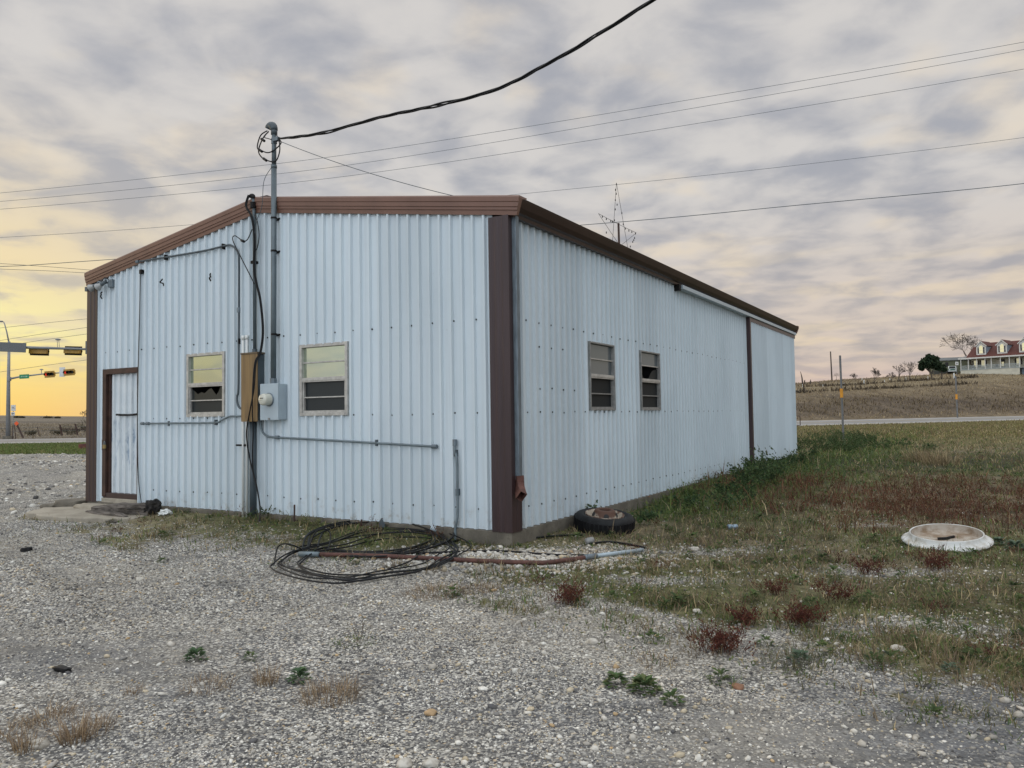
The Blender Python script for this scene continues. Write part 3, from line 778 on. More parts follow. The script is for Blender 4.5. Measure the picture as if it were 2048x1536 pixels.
# service drop: twisted cable from the mast up over the camera
a = bw(*A0); def_pts = [a]
for px, py, Y in ((640, 267, 9.66), (760, 235, 9.06), (965, 188, 8.16), (1100, 125, 7.67), (1210, 60, 7.31), (1306, 0, 7.0)):
    def_pts.append(aty(px, py, Y))
e = def_pts[-1]; dlt = (def_pts[-1]-def_pts[-3])
for k in range(1, 9): def_pts.append(e+dlt*k*.9+Vector((0, 0, .035*k*k)))
path = smooth_path(def_pts, 26)
t = thing('service_cable', a, 'thick twisted black cable sagging away from the tall service mast', 'cable')
for s_ in range(3):
    pts = []; L_ = 0
    for i, q in enumerate(path):
        if i: L_ += (q-path[i-1]).length
        tg = (path[min(i+1, len(path)-1)]-path[max(i-1, 0)]).normalized(); s1 = tg.cross(Vector((0, 0, 1))).normalized(); u1 = s1.cross(tg)
        am = .0088*(1+.9*max(0, noise.noise((L_*1.6, 2., 0))*2.2-.3))*min(1, L_*3+.2); ph = L_*5.5+s_*2*PI/3+2.5*noise.noise((L_*.7, 5, 0))
        pts.append(q+s1*math.cos(ph)*am+u1*math.sin(ph)*am*1.3)
    m = MB(); m.tube(pts, .0098 if s_ else .0075, 6); m.build('strand', M['black'], t, org=a, smooth=True)

# thin stay wire from the mast to the roof, drop wires to the small mast
q0 = bw(-.13, 3.42, 4.93); q1 = bw(2.2, 1.75, zr(1.75)+.05)
def wire(name, pts, r, label, mat='black', group=None, seg=5, cat='wire'):
    o = MB().tube(pts, r, seg).build(name, M[mat], None, org=pts[0], smooth=True, loc=pts[0]); return tag(o, label, cat, group)
def sagline(p, q, s, n=14): return [Vector(p).lerp(Vector(q), i/n)-Vector((0, 0, 4*s*(i/n)*(1-i/n))) for i in range(n+1)]
rr_ = ray(917, 394); tq = None
for k in range(400):
    w_ = C0+rr_*(9+k*.02); b_ = tobld(w_)
    if b_.z < zr(b_.y)+.05 and b_.x > 0 and -.2 < b_.y: tq = w_; break
if tq is None:
    w_ = C0+rr_*(9.6/rr_.y); tq = w_
wire('stay_wire', sagline(q0, tq, .05), .0042, 'thin stay wire slanting from the service mast down to the roof edge', 'conduitd')
p1 = bw(-.12, 3.56, 4.60)
wire('drop_wire', smooth_path([p1, bw(-.16, 3.66, 4.42), bw(-.14, 3.72, 4.1), bw(-.13, 3.83, 3.92), bw(-.10, 3.91, 3.70), bw(-.09, 3.93, 3.3)], 6), .0042, 'thin grey drop wire hanging between the two masts on the gable wall', 'conduitd')

# small mast with its own cap and black phone cable
p = (-.07, 3.95, 2.16); t = bt('small_mast', p, 'short grey conduit mast with small black cap at the roof peak', 'conduit mast')
m = MB(); m.tube([(-.07, 3.944, 2.15), (-.07, 3.953, 4.0), (-.075, 3.958, 4.27)], .0235, 10); sub(m, 'pipe', M['mastgrey'], t, p, smooth=True)
m = MB(); hood(m, (-.075, 3.958, 4.25), .034, 1, 1.9); sub(m, 'cap', M['blackm'], t, p, smooth=True)
m = MB(); m.tube([(-.07, 3.944, 2.13), (-.07, 3.944, 2.20)], .034, 10); sub(m, 'hub', M['conduitd'], t, p)
m = MB(); m.tube([(-.085, 3.955, 4.20), (-.085, 3.955, 4.12)], .04, 8); sub(m, 'clamp', M['blackm'], t, p)
m = MB(); m.bb(-.1, -.0, 3.93, 3.99, 3.36, 3.40); sub(m, 'strap', M['blackm'], t, p)
BCP = [(-.11, 4.0, 4.30), (-.13, 4.03, 4.15), (-.12, 3.93, 3.98), (-.10, 3.90, 3.7), (-.09, 3.92, 3.3), (-.09, 3.88, 3.1), (-.10, 3.79, 2.85), (-.10, 3.74, 2.44), (-.12, 3.765, 2.15), (-.20, 3.77, 2.0), (-.21, 3.80, 1.66)]
low1 = [(-.20, 3.88, 1.40), (-.16, 4.0, 1.10), (-.12, 4.02, .86), (-.11, 3.96, .62), (-.11, 3.88, .42), (-.13, 3.79, .16), (-.22, 3.68, -.02), (-.45, 3.5, -.125), (-.75, 3.2, -.14)]
low2 = [(-.19, 3.83, 1.35), (-.15, 3.86, 1.10), (-.11, 3.92, .80), (-.10, 3.92, .55), (-.10, 3.87, .40), (-.12, 3.77, .14), (-.22, 3.65, -.03), (-.42, 3.46, -.13), (-.70, 3.1, -.14)]
t2 = bt('phone_cable', (-.1, 3.9, 4.2), 'black cables running down from the small mast past the tan box to the ground', 'cable')
for lst, r, dx in ((BCP+low1, .0095, 0), (BCP+low2, .0085, .012)):
    m = MB(); m.tube(smooth_path([(x-dx, y+dx*.8, z) for x, y, z in lst], 7), r, 7); sub(m, 'strand', M['black'], t2, (-.1, 3.9, 4.2), smooth=True)
m = MB(); m.tube(smooth_path([(-.09, 3.97, 3.83), (-.10, 4.05, 3.70), (-.11, 4.13, 3.69), (-.11, 4.29, 3.78), (-.11, 4.33, 3.72), (-.10, 4.20, 3.50), (-.09, 4.02, 3.22), (-.09, 3.93, 3.08)], 7), .007, 6); m.tube([(-.11, 4.10, 3.675), (-.11, 4.16, 3.70)], .018, 7); sub(m, 'loop', M['black'], t2, (-.1, 3.9, 4.2), smooth=True)
m = MB(); m.tube(smooth_path([(-.09, 3.92, 4.02), (-.12, 3.83, 3.9), (-.12, 3.80, 3.72), (-.10, 3.86, 3.56), (-.09, 3.93, 3.52)], 7), .007, 6); sub(m, 'loop', M['black'], t2, (-.1, 3.9, 4.2), smooth=True)

# tan board cabinet
p = (-.08, 3.95, 1.225); t = bt('wiring_cabinet', p, 'tall tan weathered board cabinet on the gable wall beside the meter', 'cabinet')
m = MB(); m.bb(-.15, -.005, 3.80, 4.10, 1.24, 2.12); sub(m, 'body', M['conduitd'], t, p, bev=.003)
m = MB(); m.bb(-.163, -.151, 3.79, 4.105, 1.225, 2.125); sub(m, 'front_board', M['tan'], t, p, bev=.002)
m = MB(); m.bb(-.170, -.0, 3.785, 4.11, 2.126, 2.150); sub(m, 'lid', simple('cabinet_lid', (.12, .085, .05), .7), t, p, bev=.003)

# electric meter box
p = (-.07, 3.57, 1.235); t = bt('electric_meter', p, 'pale grey electric meter box with round glass meter on the gable wall', 'meter')
m = MB(); m.bb(-.15, -.004, 3.405, 3.735, 1.245, 1.715); sub(m, 'box', M['boxgrey'], t, p, bev=.008)
m = MB(); m.bb(-.162, -.151, 3.400, 3.738, 1.240, 1.720); cv = sub(m, 'cover', M['boxgrey'], t, p, bev=.006)
m = MB(); m.bb(-.172, -.162, 3.55, 3.58, 1.245, 1.27); sub(m, 'latch', M['metald'], t, p)
Rm = Matrix.Rotation(-PI/2, 3, 'Y')
m = MB(); m.lathe([(.0, .014), (.088, .014), (.090, .0), (.088, -.01)], 28, (-.163, 3.565, 1.51), Rm); sub(m, 'meter_ring', M['galv'], t, p, smooth=True)
m = MB(); m.lathe([(.078, .0), (.078, .085), (.070, .105), (.045, .113), (0, .115)], 28, (-.176, 3.565, 1.51), Rm)
def meterface():
    tt = MT('meter_glass'); v = tt.coord(); n = tt.noise(tt.coord((1, 3, 26)), 1.6, 2)
    tt.P(Base_Color=tt.mix(tt.mr(n, .55, .62, 0, .35), (.58, .575, .49), (.16, .15, .14)), Roughness=.12, Coat_Weight=.6); return tt.m
sub(m, 'meter_dome', meterface(), t, p, smooth=True)
m = MB(); m.bb(-.293, -.289, 3.535, 3.60, 1.522, 1.532); sub(m, 'meter_dial', M['blackm'], t, p)

# big dark pipe and white pvc pair under / behind the cabinet
p = (-.06, 4.03, -.15); t = bt('riser_pipe', p, 'wide dark slate riser pipe below the tan cabinet', 'pipe')
m = MB(); m.tube([(-.065, 3.985, -.22), (-.065, 3.985, 1.24)], .047, 16); sub(m, 'pipe', M['conduitd'], t, p, smooth=True)
for i, y in enumerate((4.19, 4.115)):
    p = (-.035, y, -.2); t = bt('pvc_pipe', p, ('left' if i == 0 else 'right')+' one of two capped white plastic pipes beside the tan cabinet', 'pipe', 'white plastic pipes on the gable wall')
    m = MB(); m.tube([(-.055, y, -.2), (-.055, y, 2.37)], .0185, 10); sub(m, 'pipe', M['pvc'], t, p, smooth=True)
    m = MB(); m.tube([(-.055, y, 2.345), (-.055, y, 2.40)], .025, 10); sub(m, 'end_cap', M['pvc'], t, p, smooth=True)
m = MB(); m.tube([(-.05, 4.33, .905), (-.05, 4.19, .905), (-.05, 4.11, .905)], [.013, .013, .03], 7)
o = m.build('pipe_clamp', M['blackm'], None, org=(-.05, 4.2, .9), loc=bw(-.05, 4.2, .9), rz=BA); tag(o, 'black clamp bolted across the white plastic pipes', 'clamp')

# grey conduits
def conduit(pts, r, label, mat='conduit', straps=(), n=6, coup=()):
    p = pts[0]; t = bt('conduit', p, label, 'conduit')
    m = MB(); m.tube(smooth_path(pts, n), r, 8); sub(m, 'pipe', M[mat], t, p, smooth=True)
    for q in straps:
        m = MB(); m.box(q, (.05, .026, .075)); sub(m, 'strap', M['blackm' if mat != 'conduit' else 'conduitd'], t, p)
    for q, d in coup:
        m = MB(); d = Vector(d).normalized()*.035; m.tube([Vector(q)-d, Vector(q)+d], r*1.7, 8); sub(m, 'coupling', M['galv'], t, p)
    return t
X = -.042
conduit([(X, 6.59, 3.69), (X, 6.28, 3.686), (X, 5.60, 3.676), (X, 5.0, 3.672), (X, 4.56, 3.690), (X, 4.47, 3.685), (X, 4.37, 3.635), (X, 4.305, 3.55), (X, 4.29, 3.42), (X, 4.29, 2.9), (X, 4.295, 2.3), (X, 4.30, 1.68), (X, 4.325, 1.58), (X, 4.325, 1.50), (X, 4.28, 1.42), (X, 4.16, 1.38)], .015,
        'grey conduit bending from under the eaves down to the tan cabinet', 'conduitd', [(-.03, 5.9, 3.682), (-.03, 4.62, 3.685), (-.03, 4.29, 2.33)], coup=[((X, 6.56, 3.69), (0, 1, 0)), ((X, 4.29, 2.76), (0, 0, 1))])
conduit([(X, 6.46, 1.215), (X, 5.6, 1.216), (X, 4.80, 1.217), (X, 4.66, 1.245), (X, 4.50, 1.295), (X, 4.40, 1.302), (X, 4.12, 1.302)], .0135,
        'light grey conduit running below the broken window to the tan cabinet', 'conduit', [(-.03, 5.80, 1.21), (-.03, 4.77, 1.22)], coup=[((X, 6.42, 1.215), (0, 1, 0)), ((X, 6.30, 1.215), (0, 1, 0))])
conduit([(X, 3.865, 1.25), (X, 3.86, 1.17), (X, 3.83, 1.09), (X, 3.75, 1.035), (X, 3.62, 1.015), (X, 2.8, .985), (X, 1.845, .947), (X, .97, .912)], .0145,
        'grey conduit sloping away under the right gable window', 'conduit', [(-.03, 1.85, .95)], coup=[((X, .985, .912), (0, 1, 0)), ((X, 3.55, 1.012), (0, 1, 0))])
conduit([(X, .70, .965), (X, .698, .86), (X, .675, .765), (X, .672, .45), (X, .676, .14), (X, .705, .0), (X, .705, -.15)], .0155,
        'short upright grey conduit near the right end of the gable wall', 'conduit', [(-.03, .695, .84), (-.03, .674, .40)], coup=[((X, .70, .96), (0, 0, 1))])
# thin wire by the door and its black entry cap
pts = [(-.045, 6.49, 3.50), (-.046, 6.505, 2.95), (-.044, 6.53, 2.34), (-.046, 6.55, 1.57), (-.046, 6.545, .97), (-.045, 6.515, .36), (-.05, 6.43, .0), (-.18, 6.25, -.09), (-.40, 6.05, -.10)]
t = bt('door_wire', pts[0], 'thin black wire hanging down the wall beside the door', 'wire')
m = MB(); m.tube(smooth_path(pts, 8), .0058, 5); sub(m, 'strand', M['black'], t, pts[0], smooth=True)
m = MB(); m.box((-.025, 6.49, 3.53), (.05, .055, .06)); sub(m, 'entry_cap', M['blackm'], t, pts[0])
# hooks
for (y, z, k), lab in zip(((7.496, 3.26, 0), (5.971, 3.31, 1), (4.88, 3.28, 0)), ('small black hook below the floodlight', 'small bent black hook under the eaves, middle of the three', 'small black hook above the left gable window with a rust run')):
    pts = [(-.03, y+.01, z+.055), (-.05, y+.005, z+.03), (-.055, y+.03 if k else y-.012, z+.005), (-.045, y-.03 if k else y+.02, z-.02), (-.035, y-.03 if k else y, z-.055)]
    o = MB().tube(smooth_path(pts, 4), .010, 6).build('hook', M['blackm'], None, org=pts[2], loc=bw(*pts[2]), rz=BA, smooth=True); tag(o, lab, 'hook', 'hooks on the gable wall')

# floodlight
p = (-.03, 7.22, 3.42); t = bt('floodlight', p, 'twin bulb floodlight on a grey box at the left corner under the eaves', 'floodlight')
m = MB(); m.bb(-.075, -.004, 7.17, 7.28, 3.36, 3.48); sub(m, 'junction_box', M['galv'], t, p, bev=.004)
bulb = simple('bulb_glass', (.33, .34, .33), .12, 0, .05)
for c, d in (((-.13, 7.36, 3.405), (-.25, .7, -.45)), ((-.10, 7.60, 3.41), (-.2, .9, -.35))):
    d = Vector(d).normalized(); R = d.to_track_quat('Z', 'Y').to_matrix()
    m = MB(); m.lathe([(.0, -.10), (.026, -.10), (.028, -.02), (.034, .0)], 12, c, R); lh = sub(m, 'lamp_holder', M['conduitd'], t, p, smooth=True)
    m = MB(); m.lathe([(.030, .0), (.040, .03), (.060, .07), (.062, .085), (.045, .10), (0, .108)], 16, c, R); sub(m, 'bulb', bulb, t, p, smooth=True)
    m = MB(); m.tube(smooth_path([(-.06, 7.26, 3.43), (Vector((-.08, 7.30, 3.43))+Vector(c)-d*.1)/2, Vector(c)-d*.09], 5), .012, 6); sub(m, 'swivel_arm', M['conduitd'], t, p)
m = MB(); m.tube(smooth_path([(-.04, 7.27, 3.47), (-.09, 7.34, 3.52), (-.08, 7.42, 3.46), (-.09, 7.50, 3.50)], 5), .006, 5); sub(m, 'cable', M['black'], t, p)
m = MB(); m.bb(-.06, .01, 7.86, 7.93, 3.36, 3.43); m.tube([(-.03, 7.88, 3.40), (-.05, 7.70, 3.39)], .010, 6); sub(m, 'corner_bracket', M['conduitd'], t, p)

# star of light strings on a post behind the eaves
def onplane(px, py, yb):
    v = ray(px, py); o = C0-BO; return C0+v*((yb-o.dot(BY))/v.dot(BY))
YB = 2.2
sp_ = lambda zx, zy: onplane(1160+zx/9.6, 350+zy/9.6, YB)
base = sp_(760, 1380); base.z = bw(0, YB, zr(YB)).z
t = thing('star_decoration', base, 'wire star strung with small bulbs on a post above the roof', 'decoration')
m = MB(); m.tube([base-Vector((0, 0, .02)), sp_(738, 925)], .024, 8); m.build('post', M['jamb'], t, org=base)
tips = [sp_(700, 150), sp_(900, 1370), sp_(355, 740), sp_(1080, 1110), sp_(700, 1800)]
pA = sp_(700, 150); A1 = sp_(610, 1480); A2 = sp_(960, 1640); Lf = sp_(355, 740); Rt = sp_(1080, 1110)
for i, (a, b) in enumerate(((pA, A1), (pA, A2), (Lf, Rt), (Lf, A2), (Rt, A1))):
    m = MB(); m.tube(sagline(a, b, .01, 6), .0042, 5); m.build('star_wire', M['blackm'], t, org=base)
bm = None
blist = [(682, 275), (695, 350), (678, 470), (712, 560), (676, 650), (803, 722), (430, 790), (505, 835), (590, 872), (622, 885), (660, 860), (830, 935), (872, 1020), (938, 1060), (995, 1085), (1065, 1115), (1048, 1200), (1032, 1240), (1012, 1275), (965, 1365), (505, 1095), (700, 165)]
for zx, zy in blist:
    c = sp_(zx, zy)
    if bm is None:
        m = MB(); m.lathe([(.0, .015), (.007, .013), (.008, 0), (.012, -.011), (.011, -.026), (0, -.037)], 7); bm = m.build('bulb', M['blackm'], t, smooth=True); bm.location = c-base
    else:
        o = bm.copy(); COL.objects.link(o); o.parent = t; o.location = c-base

# ================================================================ overhead power lines far beyond the building
def pline(pix, Ys, r, label, group='power lines across the sky', ext=.6):
    P = [aty(px, py, Y) for (px, py), Y in zip(pix, Ys)]
    P = [P[0]+(P[0]-P[1])*ext*1.0+Vector((0, 0, .4))] + P + [P[-1]+(P[-1]-P[-2])*ext+Vector((0, 0, .5))]
    pts = smooth_path(P, 8); pts = pts
    wire('power_line', pts, r, label, 'conduitd', group, 5, 'power line')
pline([(0, 386), (450, 339.5), (800, 293.7), (1400, 196), (2048, 84)], (62, 60, 58, 55, 52), .015, 'highest of the three long power lines rising to the right')
pline([(0, 403), (450, 359.5), (800, 315), (1400, 214), (2048, 99)], (62, 60, 58, 55, 52), .015, 'middle one of the three long power lines rising to the right')
pline([(0, 418.5), (450, 379), (800, 338), (1400, 246), (2048, 138)], (62, 60, 58, 55, 52), .015, 'lowest of the three long power lines rising to the right')
pline([(0, 475), (400, 448), (1020, 390), (1500, 341), (2048, 275)], (70, 68, 66, 64, 62), .016, 'faint power line passing just above the near roof corner')
pline([(0, 533), (220, 519), (1165, 450), (1600, 410), (2048, 367)], (58, 57, 54, 52, 50), .024, 'dark power line crossing behind the wire star')
pline([(-60, 524), (0, 527), (90, 533), (180, 540), (260, 546)], (70, 72, 74, 76, 78), .020, 'upper one of two wires falling to the roof at the far left', 'wires at the far left')
pline([(-60, 534), (0, 538), (90, 541.5), (175, 546), (260, 551)], (70, 72, 74, 76, 78), .020, 'lower one of two wires falling to the roof at the far left', 'wires at the far left')
for (y0, y1), lab in zip(((656, 637), (681, 654), (693, 667), (744, 719)), ('topmost wire above the near traffic signals', 'second wire above the near traffic signals', 'wire just above the sensor of the near signal arm', 'faint wire between the two traffic signal arms')):
    pline([(-80, y0+(y0-y1)*.42), (0, y0), (90, (y0+y1)/2-.5), (180, y1), (260, y1-(y0-y1)*.42)], (95, 95, 95, 95, 95), .022, lab, 'wires at the far left')

# ================================================================ gravel stones, plants
def inbld(x, y, pad=.04):
    qx, qy = bcoord(x, y); return (qx > -pad) & (qx < GL+pad) & (qy > -pad) & (qy < GW+pad)
def wedge(n, y0, y1, powr=1., lat=.72, marg=.6):
    """random points in the strip of ground the camera looks over, thinning with distance"""
    u = RNG.random(n)
    y = y0*(y1/y0)**(u**powr); x = (RNG.random(n)*2-1)*(lat*y+marg); return x, y
def ico():
    t = (1+5**.5)/2
    v = np.array([(-1, t, 0), (1, t, 0), (-1, -t, 0), (1, -t, 0), (0, -1, t), (0, 1, t), (0, -1, -t), (0, 1, -t), (t, 0, -1), (t, 0, 1), (-t, 0, -1), (-t, 0, 1)], float)
    f = np.array([(0, 11, 5), (0, 5, 1), (0, 1, 7), (0, 7, 10), (0, 10, 11), (1, 5, 9), (5, 11, 4), (11, 10, 2), (10, 7, 6), (7, 1, 8), (3, 9, 4), (3, 4, 2), (3, 2, 6), (3, 6, 8), (3, 8, 9), (4, 9, 5), (2, 4, 11), (6, 2, 10), (8, 6, 7), (9, 8, 1)])
    return v/np.linalg.norm(v[0]), f
IV, IF = ico()
def stones(name, x, y, size, cols, mat, sink=.35):
    n = len(x); z = H(x, y)
    V = np.broadcast_to(IV, (n, 12, 3)).copy()
    V *= (1+RNG.normal(0, .13, (n, 12, 1)))
    sc = size[:, None]*np.stack([RNG.uniform(.8, 1.45, n), RNG.uniform(.7, 1.1, n), RNG.uniform(.4, .8, n)], -1)
    V *= sc[:, None, :]
    cols = cols*(1+.26*np.clip(pn(x, y, .75, 2.)+.7*pn(x, y, 2.1, 5.), -1, .6))[:, None]
    cols = cols*(1+np.clip(pn(x, y, .9, 7.)+.6*pn(x, y, 2.7, 3.), 0, .8)[:, None]*np.array([-.08, -.12, -.17]))
    a = RNG.random(n)*2*PI; ca, sa = np.cos(a)[:, None], np.sin(a)[:, None]
    tl = RNG.normal(0, .25, (n, 1))
    X = V[..., 0]*ca-V[..., 1]*sa; Y = V[..., 0]*sa+V[..., 1]*ca; Z = V[..., 2]+X*tl
    V = np.stack([X+x[:, None], Y+y[:, None], Z+(z+sc[:, 2]*(1-2*sink))[:, None]], -1)
    Fc = (IF[None]+(np.arange(n)*12)[:, None, None]).reshape(-1, 3)
    return npmesh(name, V.reshape(-1, 3), Fc, mat, np.repeat(cols, 12, 0), smooth=True)
def stone_mat():
    t = MT('pebble'); c = t.attr('col'); v = t.coord()
    t.P(Base_Color=t.mix(t.mr(t.noise(v, 60, 3, .6), .35, .7, 0, .35), c, (.20, .18, .15)), Roughness=.85, Specular_IOR_Level=.2); return t.m
SM = stone_mat()
PALS = np.array([(.54, .515, .46), (.68, .66, .60), (.38, .36, .32), (.20, .196, .19), (.085, .085, .09), (.50, .43, .31), (.47, .34, .19), (.70, .69, .64), (.36, .34, .31)])*1.05
def stone_cols(n, p):
    return PALS[RNG.choice(len(PALS), n, p=p)]*RNG.uniform(.8, 1.15, (n, 1))
def keep_stones(x, y, k=1.):
    v = vegmask(x, y); return (~inbld(x, y)) & (RNG.random(len(x)) > v*k)
x, y = wedge(215000, 2.9, 12., .85, .82); k = keep_stones(x, y, .93); x, y = x[k], y[k]
# a few muddy places and tyre tracks stay almost free of stones
n_ = pn(x, y, 1.1, 4.)+.6*pn(x, y, 3.3, 1.)+.4*pn(x, y, .5, 2.); k = RNG.random(len(x)) > np.maximum(.10+ss(-.05, .8, n_)*.7, .72*fines(x, y)); x, y = x[k], y[k]
sz = np.clip(RNG.lognormal(math.log(.0050), .36, len(x)), .0028, .017)*np.clip(y/5., .85, 1.35)
o = stones('gravel', x, y, sz, stone_cols(len(x), [.20, .14, .17, .17, .12, .08, .02, .05, .05]), SM); tag(o, 'loose pale limestone gravel', kind='stuff')
x, y = wedge(3000, 3.0, 11, .8); cream = (x > .0)
k = keep_stones(x, y, .8) & (RNG.random(len(x)) < np.where(x > -.3, 1, .45)); x, y = x[k], y[k]
o = stones('pebbles', x, y, np.clip(RNG.lognormal(math.log(.0125), .30, len(x)), .007, .028), stone_cols(len(x), [.26, .18, .15, .08, .03, .14, .03, .08, .05]), SM, .3); tag(o, 'larger cream and tan pebbles in the gravel', kind='stuff')
# crushed white stone in front of the near corner
xs_ = RNG.normal(0, 1, 2600)*.75+.0; ys_ = RNG.normal(0, 1, 2600)*.36+7.72; k = ~inbld(xs_, ys_, .1); xs_, ys_ = xs_[k], ys_[k]
o = stones('crushed_stone', xs_, ys_, np.clip(RNG.lognormal(math.log(.017), .35, len(xs_)), .008, .04), stone_cols(len(xs_), [.32, .16, .18, .08, .02, .14, .03, .03, .04])*.88, SM, .3); tag(o, 'crushed cream stone before the near corner', kind='stuff')
x = RNG.uniform(-22, -4, 16000); y = RNG.uniform(11.5, 33, 16000); qx, qy = bcoord(x, y); k = (qy > GW+.1) & (np.abs(x/y) < .70) & (np.abs(x/y) > .45) & (RNG.random(len(x)) < .5+.5*pn(x, y, .8, 3.)) & (vegmask(x, y) < .4); x, y = x[k], y[k]
o = stones('lot_stones', x, y, np.clip(RNG.lognormal(math.log(.026), .4, len(x)), .012, .07), stone_cols(len(x), [.22, .14, .20, .16, .10, .10, .02, .03, .03]), SM, .38); tag(o, 'coarse stones of the gravel lot', kind='stuff')
# single rocks one can point at
rockm = MT('rock'); rockm.P(Base_Color=rockm.mix(rockm.mr(rockm.noise(rockm.coord(), 22, 4, .6), .35, .7), (.54, .515, .455), (.34, .31, .26)), Roughness=.85); 
def rock(px, py, r, label, col=None):
    q = hit(px, py); import bmesh
    b = bmesh.new(); bmesh.ops.create_icosphere(b, subdivisions=3, radius=r)
    sd = random.random()*50
    for v in b.verts:
        nn = noise.noise(v.co*(1.1/r)+Vector((sd, 0, 0)))*.30+noise.noise(v.co*(2.6/r)+Vector((0, sd, 0)))*.14; v.co *= 1+nn; v.co.z *= .62; v.co.x *= 1.15
    me = bpy.data.meshes.new('rock'); b.to_mesh(me); b.free(); me.polygons.foreach_set('use_smooth', [True]*len(me.polygons))
    me.materials.append(col or rockm.m)
    o = bpy.data.objects.new('rock', me); COL.objects.link(o); o.location = q+Vector((0, 0, r*.25)); o.rotation_euler = (0, 0, random.random()*6)
    tag(o, label, 'rock', 'loose rocks in the gravel')
tanr = simple('tan_rock', (.42, .29, .16), .85, 0, .2, 20); brr = simple('brown_rock', (.25, .13, .075), .85, 0, .2, 20)
for a in ((1185, 1286, .034, 'smooth white rock standing alone right of the middle gravel'), (863, 1530, .030, 'white rock at the very bottom of the gravel, right of two'), (808, 1532, .032, 'white rock at the very bottom of the gravel, left of two'),
          (80, 1492, .036, 'white rock between the dry grass tufts at bottom left'), (1395, 1225, .030, 'pale rock near the red weeds'), (1796, 1300, .035, 'long pale rock lying at the edge of the weeds'),
          (280, 1160, .030, 'flat pale rock alone in the left gravel'), (1390, 1100, .04, 'pale lump of stone beside the pipe end')): rock(*a)
rock(1475, 1376, .028, 'rusty brown rock in the right foreground gravel', brr); rock(862, 1428, .028, 'tan rock in the lower middle gravel', tanr)

# ---- plants --------------------------------------------------------------------------------------------------------
def leaf_mat(name, rough=.75, tr=.25):
    t = MT(name); c = t.attr('col'); t.P(Base_Color=c, Roughness=rough, Specular_IOR_Level=.15)
    tl = t.nt.nodes.new('ShaderNodeBsdfTranslucent'); t.L(c, tl.inputs[0]); mx = t.nt.nodes.new('ShaderNodeMixShader'); mx.inputs[0].default_value = tr
    t.L(t.b.outputs[0], mx.inputs[1]); t.L(tl.outputs[0], mx.inputs[2]); t.L(mx.outputs[0], t.nt.nodes['Material Output'].inputs[0]); return t.m
LM = leaf_mat('plant_blades')
def blades(x, y, z, h, w, lean, cols, az=None, n_seg=2, curl=.6):
    """grass blades as bent tapering strips -> V, F(tri), col"""
    n = len(x); az = RNG.random(n)*2*PI if az is None else az
    dx, dy = np.cos(az), np.sin(az); sx, sy = -dy, dx
    V = []; t = [0, .5, 1.]
    for i, q in enumerate(t):
        off = lean*h*(q*(1-curl)+curl*q*q); zz = z+h*q*np.sqrt(np.clip(1-(lean*q)**2*.35, .1, 1)); ww = w*(1, .75, .0)[i]
        cx, cy = x+dx*off, y+dy*off
        if i < 2: V += [np.stack([cx+sx*ww, cy+sy*ww, zz], -1), np.stack([cx-sx*ww, cy-sy*ww, zz], -1)]
        else: V += [np.stack([cx, cy, zz], -1)]
    V = np.stack(V, 1); b = (np.arange(n)*5)[:, None, None]
    Fc = np.array([(0, 1, 3), (0, 3, 2), (2, 3, 4)])[None]+b
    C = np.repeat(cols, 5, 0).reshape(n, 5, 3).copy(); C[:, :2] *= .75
    return V.reshape(-1, 3), Fc.reshape(-1, 3), C.reshape(-1, 3)
def leaves(c, r, cols, flat=.5):
    """small pointed leaves with random facing -> V, F(tri), col"""
    n = len(c); nrm = RNG.normal(0, 1, (n, 3)); nrm[:, 2] = np.abs(nrm[:, 2])+flat; nrm /= np.linalg.norm(nrm, axis=1)[:, None]
    a = np.cross(nrm, RNG.normal(0, 1, (n, 3))); a /= np.linalg.norm(a, axis=1)[:, None]; b = np.cross(nrm, a)
    r = r[:, None]
    V = np.stack([c-a*r, c+b*r*.5+nrm*r*.12, c+a*r, c-b*r*.5+nrm*r*.12], 1)
    Fc = np.array([(0, 1, 2), (0, 2, 3)])[None]+(np.arange(n)*4)[:, None, None]
    return V.reshape(-1, 3), Fc.reshape(-1, 3), np.repeat(cols, 4, 0)
def join(parts):
    V, Fc, C = [], [], []; b = 0
    for v, f, c in parts: V.append(v); Fc.append(f+b); C.append(c); b += len(v)
    return np.concatenate(V), np.concatenate(Fc), np.concatenate(C)
def pick(cols, n, p=None, j=.28, k=1.62):
    cols = np.array(cols)*k; return cols[RNG.choice(len(cols), n, p=p)]*RNG.uniform(1-j, 1+j, (n, 1))
GRN = [(.070, .100, .028), (.055, .085, .026), (.095, .115, .035), (.045, .070, .030)]
DRY = [(.20, .155, .085), (.15, .115, .065), (.26, .21, .125), (.11, .085, .055)]
OLV = [(.10, .098, .042), (.075, .075, .036), (.13, .115, .055), (.06, .058, .036)]
RED = [(.092, .042, .026), (.070, .035, .023), (.115, .060, .034), (.066, .040, .027)]
def zones(x, y):
    qx, qy = bcoord(x, y); n = pn(x, y, .8, .3)*.5+pn(x, y, 2.3, 1.)*.35
    near = ss(-3.4, -.8, qy+n)*ss(1.5, 4.0, qx)*(qy < .2)
    red = ss(2.6, 4.6, x+1.4*n)*ss(8.6, 10, y+1.5*n)*ss(16.5, 13., y+n)*ss(-.5, .25, pn(x, y, 1.5, 5.)+.5*pn(x, y, 3.7, 2.)+.2)*.95
    return near, red, n
